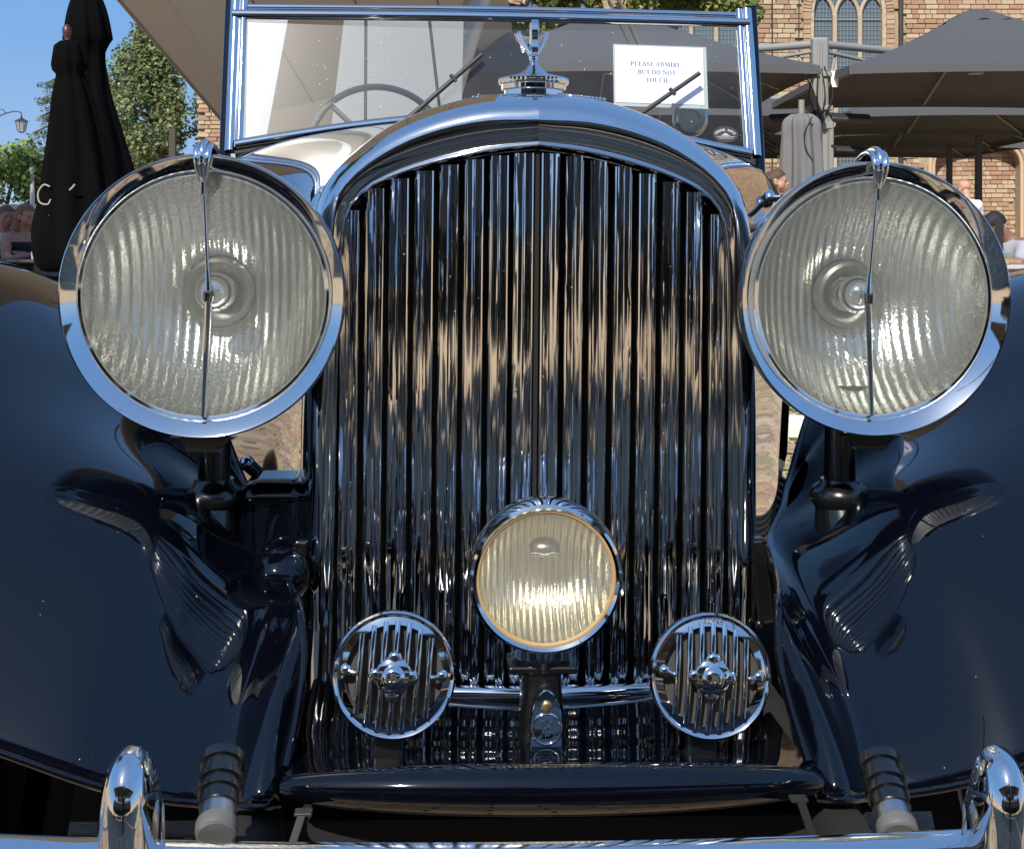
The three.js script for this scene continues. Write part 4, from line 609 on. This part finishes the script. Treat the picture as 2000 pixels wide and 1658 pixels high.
// ---- street lamp, brick pillar, awning with its leaning mast
{
  const p = W(41, 247, 24), t = thing('street_lamp', 'old style hanging lantern on a curved arm, upper left', 'street lamp', [p.x, p.y, p.z]);
  const gl = new THREE.MeshPhysicalMaterial({ color: lin(.8, .8, .78), transmission: .8, roughness: .3, thickness: 0, side: THREE.DoubleSide });
  part('glass', new THREE.CylinderGeometry(.105, .065, .19, 6, 1, true), gl, t); part('roof', [new THREE.ConeGeometry(.13, .07, 6).translate(0, .13, 0), ball(.02, 0, .18, 0), rod([0, .17, 0], [0, .24, 0], .008, .008, 6)], M.darkMetal, t); part('frame', [...[0, 1, 2, 3, 4, 5].map((k) => rod([.065 * Math.sin(k * Math.PI / 3), -.095, .065 * Math.cos(k * Math.PI / 3)], [.105 * Math.sin(k * Math.PI / 3), .095, .105 * Math.cos(k * Math.PI / 3)], .006, .006, 6)), spin([[0, -.12], [.03, -.115], [.07, -.095]], 6)], M.darkMetal, t);
  part('arm', [tube([[0, .24, 0], [-.06, .27, 0], [-.2, .26, 0], [-.42, .18, 0], [-.6, .05, 0]], .012, 24, 6), tube([[-.28, .23, 0], [-.33, .30, 0], [-.42, .30, 0], [-.41, .2, 0]], .009, 20, 6)], M.darkMetal, t); part('post', rod([-.6, -p.y, 0], [-.6, .3, 0], .05, .035, 12), M.darkMetal, t);
}
{
  const d = 24, xa = (384 - CX) / LENS * d, xb = (446 - CX) / LENS * d, t = thing('brick_pillar', 'sunlit yellow-brown brick wall end behind the left headlamp, under the awning', 'brick wall');
  part('core', box(xb - xa + .5, 4.2, .5, (xa + xb) / 2 + .27, 2.1, -d - .28), mortar, t); const b = sub('brickwork', t); courses(b, xa, xb + .5, .0, 4.2, -d, .23, .075, () => true, (x, y) => { const u = CX + x / d * LENS, v = CY - (y - EYE) / d * LENS; return u > 380 && u < 436 && v > 150 && v < 300; }, 140, .8);
}
{
  const t = thing('awning', 'large beige fabric awning stretched overhead, seen from below, with a leaning grey steel mast', 'awning');
  const A = W(-1046, -1500, 4.5), B = W(434, 236, 11.2), C = W(1010, 128, 15), D = W(760, -1700, 4.8), rows = [];
  for (let i = 0; i <= 24; i++) { const r = [], s = i / 24; for (let j = 0; j <= 24; j++) { const q = j / 24, a = A.clone().lerp(B, q), b = D.clone().lerp(C, q), o = a.lerp(b, s); o.y += .22 * Math.sin(Math.PI * s) * Math.sin(Math.PI * q * .9 + .2) ; r.push(o.toArray()); } rows.push(r); }
  const cloth = new THREE.MeshPhysicalMaterial({ color: lin(.42, .36, .27), roughness: .9, transmission: .16, thickness: 0, side: THREE.DoubleSide, bumpMap: weave, bumpScale: .001 });
  part('fabric', loft(rows, 1), cloth, t, 'beige underside of the awning');
  part('hem', loft([rows[0].map((p) => [p[0] - .01, p[1] - .015, p[2]]), rows[2].map((p) => [p[0], p[1] - .02, p[2]])], 1), std(.52, .46, .37, .85), t, 'paler hem along the edge of the awning'); part('edge_cord', tube(rows[0].filter((_, i) => i % 3 === 0), .012, 30, 6), std(.25, .22, .18, .8), t);
  for (const k of [6, 12, 18]) part('seam', tube(rows[k].filter((_, i) => i % 3 === 0).map((p) => [p[0], p[1] - .008, p[2]]), .006, 30, 6), std(.16, .13, .10, .9), t);
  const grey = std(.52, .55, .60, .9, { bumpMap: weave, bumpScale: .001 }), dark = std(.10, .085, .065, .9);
  const panel = (q, d, m, name) => { const r = q.map(([u, v]) => W(u, v, d)), g = []; for (let i = 0; i <= 8; i++) { const a = r[0].clone().lerp(r[3], i / 8), b = r[1].clone().lerp(r[2], i / 8), row = []; for (let j = 0; j <= 12; j++) { const o = a.clone().lerp(b, j / 12); o.z += .03 * Math.sin(j * 1.3 + i * .3); row.push(o.toArray()); } g.push(row); } part(name, loft(g, 1), m, t, name === 'side_curtain' ? 'grey fabric side curtain hanging under the awning' : undefined); };
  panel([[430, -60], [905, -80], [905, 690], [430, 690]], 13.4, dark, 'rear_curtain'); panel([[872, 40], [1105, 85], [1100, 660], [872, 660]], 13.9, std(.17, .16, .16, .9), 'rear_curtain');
  const m0 = W(712, 720, 10), m1 = W(1006, -240, 10); part('mast', rod(m0, m1, .105, .095, 28), M.galv, t, 'thick leaning grey steel mast');
  part('stay', [rod(W(1180, -20, 10), W(1232, 90, 10.5), .012, .012, 8), rod(W(1200, -20, 10), W(1250, 92, 10.5), .016, .016, 8)], M.galv, t);
}
{
  const t = thing('wind_screen', 'pale grey fabric wind screen panels standing behind the car, seen through the windscreen', 'wind screen'), d = 5.6;
  const cloth = std(.24, .255, .275, .9, { bumpMap: weave, bumpScale: .001 }), lightC = std(.38, .40, .42, .9, { bumpMap: weave, bumpScale: .001 });
  const flat = (q, m, name) => { const s = new THREE.Shape(q.map(([u, v]) => { const p = W(u, v, d); return new THREE.Vector2(p.x, p.y); })); part(name, new THREE.ExtrudeGeometry(s, { depth: .012, bevelEnabled: false }).translate(0, 0, -d), m, t); };
  flat([[452, 22], [566, 22], [515, 300], [430, 934], [330, 934], [452, 300]], lightC, 'panel'); flat([[674, 24], [712, 24], [711, 300], [708, 934], [600, 934], [646, 260]], cloth, 'panel'); flat([[718, 24], [834, 24], [866, 300], [930, 934], [714, 934], [717, 300]], cloth, 'panel'); flat([[840, 24], [906, 24], [900, 300], [960, 934], [936, 934], [872, 300]], cloth, 'panel');
  for (const [a, b] of [[[715, 16], [711, 934]], [[837, 16], [933, 934]]]) part('batten', rod(W(...a, d - .0), W(...b, d), .006, .006, 8), std(.05, .045, .04, .8), t);
  part('top_rail', rod(W(448, 20, d + .02), W(910, 22, d + .02), .012, .012, 8), M.darkMetal, t);
}
// ---- people
function surface(segs, res, c, hf, k, cut) {
  const mc = new MarchingCubes(res, undefined, false, false, 60000), F = mc.field, n = res, p = V(), d = V(), e = V(); mc.isolation = 0;
  const S = segs.map(([a, b, ra, rb]) => ({ a: V(...a), d: V(...b).sub(V(...a)), ra, rb: rb ?? ra }));
  for (let z = 0; z < n; z++) for (let y = 0; y < n; y++) for (let x = 0; x < n; x++) {
    p.set(c[0] + (x - n / 2) / (n / 2) * hf, c[1] + (y - n / 2) / (n / 2) * hf, c[2] + (z - n / 2) / (n / 2) * hf); let s = 1e3;
    for (const q of S) { e.copy(p).sub(q.a); const l = q.d.lengthSq(), t = l ? clamp(e.dot(q.d) / l, 0, 1) : 0, v = e.addScaledVector(q.d, -t).length() - lerp(q.ra, q.rb, t); const h = clamp(.5 + .5 * (s - v) / k, 0, 1); s = lerp(s, v, h) - k * h * (1 - h); }
    if (cut) s = cut(p, s); F[z * n * n + y * n + x] = -s;
  }
  mc.update(); const N = mc.count, pos = new Float32Array(N * 3); for (let i = 0; i < N; i++) for (let j = 0; j < 3; j++) pos[i * 3 + j] = c[j] + mc.positionArray[i * 3 + j] * hf;
  let g = new THREE.BufferGeometry(); g.setAttribute('position', new THREE.BufferAttribute(pos, 3)); g = mergeVertices(g, 1e-5); g.computeVertexNormals(); const ix = g.index.array, P3 = g.attributes.position, a = V(), b = V(), q = V(); let out = 0; const nn = g.attributes.normal; for (let i = 0; i < P3.count; i += 7) { a.fromBufferAttribute(P3, i); b.fromBufferAttribute(nn, i); q.copy(a).addScaledVector(b, .004); let s0 = 1e3; for (const s of S) { e.copy(q).sub(s.a); const l = s.d.lengthSq(), t = l ? clamp(e.dot(s.d) / l, 0, 1) : 0; s0 = Math.min(s0, e.addScaledVector(s.d, -t).length() - lerp(s.ra, s.rb, t)); } out += s0 > -.002 ? 1 : -1; }
  if (out < 0) { for (let i = 0; i < ix.length; i += 3) { const t = ix[i]; ix[i] = ix[i + 1]; ix[i + 1] = t; } g.computeVertexNormals(); }
  g.setAttribute('uv', new THREE.BufferAttribute(new Float32Array(P3.count * 2), 2)); return g;
}
// faces +z; y = 0 at the ground. o: seated, lean (forward tilt of the trunk), nod, face (head turn), arms, colours
function person(label, pos, turn, o) {
  const t = thing('person', label, 'person', pos, turn), hip = o.seated ? .52 : .92 * (o.h ?? 1), k = o.h ?? 1, ln = o.lean ?? 0, up = (s, f = 0, x = 0) => [x, hip + s * Math.cos(ln) - f * Math.sin(ln), s * Math.sin(ln) + f * Math.cos(ln)];
  const sh = .46 * k, neck = up(sh + .05, 0), hd = up(sh + .17 * k, .02), headC = [hd[0], hd[1] + .02, hd[2] + .02 + (o.nod ?? 0) * .05];
  const skin = std(...(o.skin ?? [.40, .22, .15]), .55), shirt = std(...o.shirt, .85), trousers = std(...(o.trousers ?? [.05, .06, .09]), .85);
  const limbs = [], cloth = [], legs = [];
  const trunk = [[up(.02), up(.22), .135, .125], [up(.22), up(.38), .13, .135], [up(.40, -.01, -.10), up(.40, -.01, .10), .095], [up(.44, -.015, -.15), up(.44, -.015, .15), .062]];
  const skinSegs = [...trunk, [up(sh - .02, -.01), neck, .062, .056], [neck, [hd[0], hd[1] - .03, hd[2]], .056, .06]];
  for (const s of [-1, 1]) {
    const S = up(.44, -.01, s * .18), arm = (o.arms && o.arms[s < 0 ? 0 : 1]) ?? [[s * .24, hip + .17, .02 + ln * .2], [s * .22, hip + .0, .16]];
    skinSegs.push([S, arm[0], .052, .042], [arm[0], arm[1], .041, .030]); cloth.push([S, o.sleeve === 'long' ? arm[0] : V(...S).lerp(V(...arm[0]), o.sleeve === 'none' ? .01 : .62).toArray(), .066, o.sleeve === 'long' ? .056 : .066]); if (o.sleeve === 'long') cloth.push([arm[0], V(...arm[0]).lerp(V(...arm[1]), .9).toArray(), .055, .042]);
    const H = V(...arm[1]), dir = H.clone().sub(V(...arm[0])).normalize(), side = V(0, 1, 0).cross(dir).normalize(); skinSegs.push([arm[1], H.clone().addScaledVector(dir, .07).toArray(), .030, .034]);
    for (let f = 0; f < 4; f++) { const a = H.clone().addScaledVector(dir, .075).addScaledVector(side, (f - 1.5) * .019), b = a.clone().addScaledVector(dir, [.045, .055, .052, .04][f]).add(V(0, -.012, 0)); skinSegs.push([a.toArray(), b.toArray(), .0095, .0085], [b.toArray(), b.clone().addScaledVector(dir, .025).add(V(0, -.022, 0)).toArray(), .0085, .0075]); } skinSegs.push([H.clone().addScaledVector(dir, .03).addScaledVector(side, -s * .03).toArray(), H.clone().addScaledVector(dir, .075).addScaledVector(side, -s * .055).toArray(), .011, .009]);
    const hp = [s * .09, hip, 0], kn = o.seated ? [s * .12, .50, .44] : [s * .10, hip * .53, .02], ft = o.seated ? [s * .12, .09, .42] : [s * .10, .07, -.02]; skinSegs.push([hp, kn, .085, .058], [kn, ft, .055, .038], [ft, [ft[0], .04, ft[2] + .14], .035, .03]); legs.push([hp, kn, .098, .07], [kn, [ft[0], ft[1] + .02, ft[2]], .068, .055]);
  }
  const top = hip + sh + .35, mid = top / 2;
  const body = part('body', surface(skinSegs, 112, [0, mid, .12], Math.max(mid + .06, .75), .03), skin, t);
  part('shirt', surface([...trunk.map(([a, b, r, q]) => [a, b, r + .014, (q ?? r) + .014]), ...cloth], 72, up(.24), .48, .035, o.sleeve === 'none' ? (p, s) => Math.max(s, (p.y - (hip + .40))) : (p, s) => Math.max(s, p.y - (hip + sh * Math.cos(ln) + .035))), shirt, t);
  part('trousers', surface([...legs, [up(-.04), up(.06), .145, .14]], 72, [0, .48, .16], .6, .04), trousers, t);
  // head
  const h = sub('head', t), A = [0, .035, -.015], seg = [[A, [0, .045, .012], .078, .074], [[0, -.03, .03], [0, -.055, .055], .055, .036], [[-.03, -.02, .035], [.03, -.02, .035], .045], [[0, .012, .085], [0, -.012, .100], .009, .013], [[-.034, .03, .076], [.034, .03, .076], .012], [[-.013, -.042, .084], [.013, -.042, .084], .008], ...[-1, 1].flatMap((s) => [[[s * .078, .02, -.005], [s * .084, -.012, .002], .012, .009]])];
  h.position.set(...headC); h.rotation.set((o.nod ?? 0) + ln * .6, o.face ?? 0, 0);
  part('face', surface(seg, 64, [0, 0, .01], .15, .022), skin, h);
  part('eyes', [-1, 1].map((s) => ball(.0085, s * .031, .013, .079, 1, .7, .6, 10)), std(.05, .04, .035, .3), h);
  if (o.hair) part('hair', surface(o.long ? [[[0, .05, -.02], [0, .055, .005], .088, .084], [[-.05, 0, -.05], [-.055, -.2, -.05], .05, .04], [[.05, 0, -.05], [.055, -.2, -.05], .05, .04], [[0, .02, -.06], [0, -.2, -.065], .06, .05]] : [[[0, .042, -.02], [0, .052, .008], .0825, .0785], [[0, 0, -.045], [0, .02, -.04], .060, .063]], 56, [0, -.03, 0], .26, .03, (p, s) => Math.max(s, o.long ? Math.min(p.z - .03, .078 - p.y) : .010 + .74 * p.z - p.y)), std(...o.hair, .75), h);
  part('ears', [-1, 1].map((s) => ball(.017, s * .082, .002, -.005, .4, 1.15, .75, 12)), skin, h);
  return t;
}
{
  const S = (u, d) => { const p = W(u, CY, d); return [p.x, 0, p.z]; };
  const man = person('man in dark jacket and white open shirt with short brown hair, looking across the terrace', S(1509, 12), Math.PI * .42, { h: .93, shirt: [.72, .72, .74], sleeve: 'long', hair: [.07, .042, .022], trousers: [.03, .03, .035], nod: -.05 });
  part('jacket', surface([[[-.15, 1.29, -.02], [-.17, .98, .0], .10, .10], [[.15, 1.29, -.02], [.17, .98, .0], .10, .10], [[0, 1.27, -.06], [0, .95, -.05], .12, .12], [[-.19, 1.26, -.01], [-.25, 1.05, .02], .075, .068], [[.19, 1.26, -.01], [.25, 1.05, .02], .075, .068]], 64, [0, 1.1, 0], .42, .03, (p, s) => Math.max(s, -.0 + (.10 - Math.hypot(p.x * 1.2, p.z - .17)))), std(.02, .02, .024, .8), man, 'dark jacket worn open');
  person('bald man in a white T-shirt standing with his back turned before the church wall', S(1889, 18.6), Math.PI * 1.12, { h: 1.03, shirt: [.80, .80, .80], skin: [.46, .25, .18], nod: .1, face: .5 });
  const c = person('dark-haired man in a grey shirt bending over a table and holding a black phone', S(2022, 11.4), -Math.PI * .42, { seated: true, lean: .52, nod: .55, shirt: [.30, .31, .36], skin: [.20, .11, .075], hair: [.008, .007, .007], arms: [[[-.20, .74, .30], [-.06, .82, .50]], [[.24, .76, .32], [.10, .80, .52]]] });
  const ph = thing('phone', 'black phone held up by the man in the grey shirt', 'phone', [0, 0, 0]); const q = W(1953, 444, 11.15); ph.position.copy(q); ph.rotation.set(-.1, .15, .04); part('case', box(.075, .15, .009, 0, 0, 0, .004), M.rubber, ph); part('screen', box(.068, .138, .002, 0, 0, -.0055, .0008), std(.01, .01, .012, .1), ph);
  person('grey-haired man in a blue and white striped shirt seated at the dark table, far left', S(4, 13.6), .7, { seated: true, lean: .1, shirt: [.38, .46, .56], hair: [.10, .075, .06], skin: [.30, .15, .105], arms: [[[-.27, .74, .12], [-.1, .80, .36]], [[.27, .74, .12], [.1, .80, .36]]] });
  person('woman with long light brown hair and a black sleeveless top seated beside the striped shirt', S(33, 13.4), 1.1, { seated: true, lean: .12, shirt: [.012, .012, .014], sleeve: 'none', hair: [.16, .085, .04], long: true, skin: [.34, .17, .115], arms: [[[-.25, .74, .12], [-.1, .80, .36]], [[.25, .74, .12], [.1, .80, .36]]] });
  for (const [u, d, x, tt, label, m, w] of [[1990, 11.1, 0, .1, 'pale table top in front of the man with the phone', std(.42, .41, .42, .6), 1.1], [70, 13.0, 0, .05, 'dark terrace table with a menu holder, far left', std(.02, .02, .022, .5), 1.25]]) {
    const p = S(u, d), t = thing('terrace_table', label, 'table', p, tt); part('table_top', box(w, .03, .75, 0, .74, 0, .008), m, t); for (const [a, b] of [[1, 1], [1, -1], [-1, 1], [-1, -1]]) part('leg', rod([a * (w / 2 - .06), 0, b * .31], [a * (w / 2 - .06), .73, b * .31], .02, .02, 10), M.darkMetal, t);
  }
  for (const [u, d, tt, label] of [[2030, 11.5, -1.3, 'chair under the man in the grey shirt'], [12, 13.7, .9, 'chair under the man in the striped shirt'], [47, 13.5, 1.3, 'chair under the woman with long hair']]) { const t = thing('terrace_chair', label, 'chair', S(u, d), tt); part('seat', box(.44, .04, .42, 0, .42, 0, .015), M.darkMetal, t); part('backrest', box(.42, .34, .03, 0, .70, -.22, .012), M.darkMetal, t); for (const [a, b] of [[1, 1], [1, -1], [-1, 1], [-1, -1]]) part('leg', rod([a * .19, 0, b * .18], [a * .19, b < 0 ? .8 : .42, b < 0 ? -.21 : .18], .014, .014, 8), M.darkMetal, t); }
  let p = W(72, 467, 12.8), t = thing('menu_holder', 'small pale menu block on the dark table', 'menu holder', [p.x, .756, p.z]); part('block', box(.105, .075, .05, 0, .038, 0, .008), std(.40, .38, .30, .7), t); part('lid', box(.09, .006, .04, 0, .078, 0, .002), M.white, t);
  p = W(73, 447, 13.0); t = thing('table_clock', 'round white dial standing behind the menu block', 'dial', [p.x, .756, p.z]); part('dial', spinZ([[0, .01], [.031, .01], [.034, .006], [.034, -.006]], 32).translate(0, .085, 0), M.white, t); part('stand', box(.012, .06, .02, 0, .025, 0, .003), M.darkMetal, t); part('hand', box(.004, .022, .002, 0, .093, .012), M.rubber, t);
  p = W(1967, 488, 10.9); t = thing('drinking_glass', 'small glass with an amber drink on the pale table', 'glass', [p.x, .756, p.z]); part('tumbler', spin([[.026, 0], [.030, .03], [.034, .10], [.032, .10], [.028, .03], [.0, .008]], 28), M.glass, t); part('drink', spin([[0, .01], [.026, .012], [.029, .05], [0, .05]], 24), std(.55, .30, .06, .3), t);
  p = W(30, 402, 15.2); t = thing('low_wall', 'low grey rendered wall behind the seated couple', 'wall', [p.x, 0, p.z]); part('wall', box(3.4, 1.27, .2, -.6, .635, 0), std(.16, .155, .15, .9, { map: brickGrain }), t); part('coping', box(3.5, .06, .28, -.6, 1.30, 0, .01), std(.24, .235, .22, .9), t);
  p = W(75, 560, 11.0); t = thing('planter_box', 'low black planter box before the dark table', 'planter', [p.x, 0, p.z]); part('box', [box(1.3, .55, .05, 0, .275, .25, .01), box(1.3, .55, .05, 0, .275, -.25, .01), box(.05, .55, .5, .65, .275, 0, .01), box(.05, .55, .5, -.65, .275, 0, .01)], std(.012, .012, .012, .6), t); part('soil', box(1.25, .02, .45, 0, .48, 0), std(.03, .022, .015, .95), t);
  p = W(62, 345, 16.4); t = thing('white_post', 'thin white post beside the shrub', 'post', [p.x, 0, p.z]); part('post', rod([0, 0, 0], [0, 1.75, 0], .03, .028, 12), M.white, t); part('knob', ball(.04, 0, 1.78, 0), M.white, t);
}
// ------------------------------------------------------------------ across the square, behind the viewer: what the chrome and the paint reflect
{
  const t = thing('terrace_building', 'long shaded brick building across the square, mirrored in the chrome grille and lamp rims', 'building', [0, 0, 27]);
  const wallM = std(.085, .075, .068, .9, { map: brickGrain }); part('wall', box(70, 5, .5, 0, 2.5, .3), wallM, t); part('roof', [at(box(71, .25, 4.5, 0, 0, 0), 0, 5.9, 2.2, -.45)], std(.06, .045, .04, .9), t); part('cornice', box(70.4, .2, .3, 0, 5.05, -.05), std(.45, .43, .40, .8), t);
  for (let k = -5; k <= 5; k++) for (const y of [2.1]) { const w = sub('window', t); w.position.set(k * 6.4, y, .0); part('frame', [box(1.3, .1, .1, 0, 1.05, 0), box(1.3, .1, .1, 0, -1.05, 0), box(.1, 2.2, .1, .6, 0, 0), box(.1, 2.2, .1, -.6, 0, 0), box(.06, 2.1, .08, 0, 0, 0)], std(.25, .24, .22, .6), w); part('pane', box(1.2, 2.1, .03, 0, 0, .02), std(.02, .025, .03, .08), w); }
}

{
  person('photographer in dark clothes standing before the car, mirrored in its grille', [.06, 0, .62], Math.PI, { shirt: [.012, .013, .018], sleeve: 'long', trousers: [.015, .016, .022], hair: [.03, .02, .014], nod: .35, arms: [[[-.26, 1.12, .06], [-.09, 1.02, .30]], [[.26, 1.12, .06], [.09, 1.02, .30]]] });
  for (const [x, z, h, label] of [[-3.4, 3.2, 8, 'slim dark flagpole, left one of two mirrored in the wings'], [3.6, 3.4, 8, 'slim dark flagpole, right one of two mirrored in the wings']]) { const t = thing('flagpole', label, 'flagpole', [x, 0, z]); part('pole', rod([0, 0, 0], [0, h, 0], .07, .045, 14), M.darkMetal, t); part('ball', ball(.08, 0, h + .06, 0), M.darkMetal, t); part('foot', spin([[.2, 0], [.18, .05], [.08, .08], [.07, .2]], 24), M.darkMetal, t); }
}

[[-3.4, 3.0, -5.3, -1.45, 'left mast of dark parasols facing the car, mirrored in its chrome'], [4.4, 3.2, 2.45, 6.35, 'right mast of dark parasols facing the car, mirrored in its chrome'], [-.9, 7.2, -2.9, 1.1, 'rear mast of dark parasols facing the car, mirrored in its chrome']].forEach(([mx, mz, xl, xr, label]) => {
  const t = thing('cantilever_parasol', label, 'parasol', [0, 0, 0], 0, 'dark grey parasols mirrored in the chrome');
  part('mast', box(.17, 3.0, .17, mx, 1.5, mz, .03), M.steelGrey, t); canopy(t, xl, mz + 1.2, 2.66); canopy(t, xr, mz + 1.2, 2.66); part('base', box(.9, .12, .9, mx, .06, mz, .03), M.darkMetal, t);
  for (const x of [xr, xl]) part('arm', rod([mx, 2.94, mz], [x, 2.96, mz + 1.2], .042, .036, 10), M.steelGrey, t);
});

{
  const t = thing('plane_tree', 'tall tree at the left edge of the square that shades the seated couple', 'tree', [-8.0, 0, -7.0]), cl = [];
  for (let k = 0; k < 40; k++) { const a = rr(0, 6.28), R = Math.sqrt(rnd()) * 1.9; cl.push([Math.cos(a) * R, rr(5.6, 9.4), Math.sin(a) * R, .6, .55, .6, rr(-1, 1)]); }
  part('trunk', branchy(t, 8.6, .2, 18, 2.0, .5), M.bark, t); part('crown', leafMesh(cl, 12000, .17, [[.075, .11, .03], [.10, .14, .04]], .2, 1.3), M.leaf, t);
}

{
  const t = thing('hedge', 'long dark clipped hedge across the square, mirrored low in the chrome grille', 'hedge', [0, 0, 10.2]), ch = [];
  for (let k = 0; k < 120; k++) ch.push([rr(-13, 13), rr(.2, 1.25), rr(-.35, .35), .45, .3, .35, rr(-1, 1)]);
  part('stem', box(26, 1.1, .4, 0, .55, 0, .1), std(.012, .014, .008, .95), t); part('foliage', leafMesh(ch, 12000, .15, [[.022, .030, .012], [.032, .042, .016]], .1), M.leaf, t);
}



renderer.render(scene, camera);
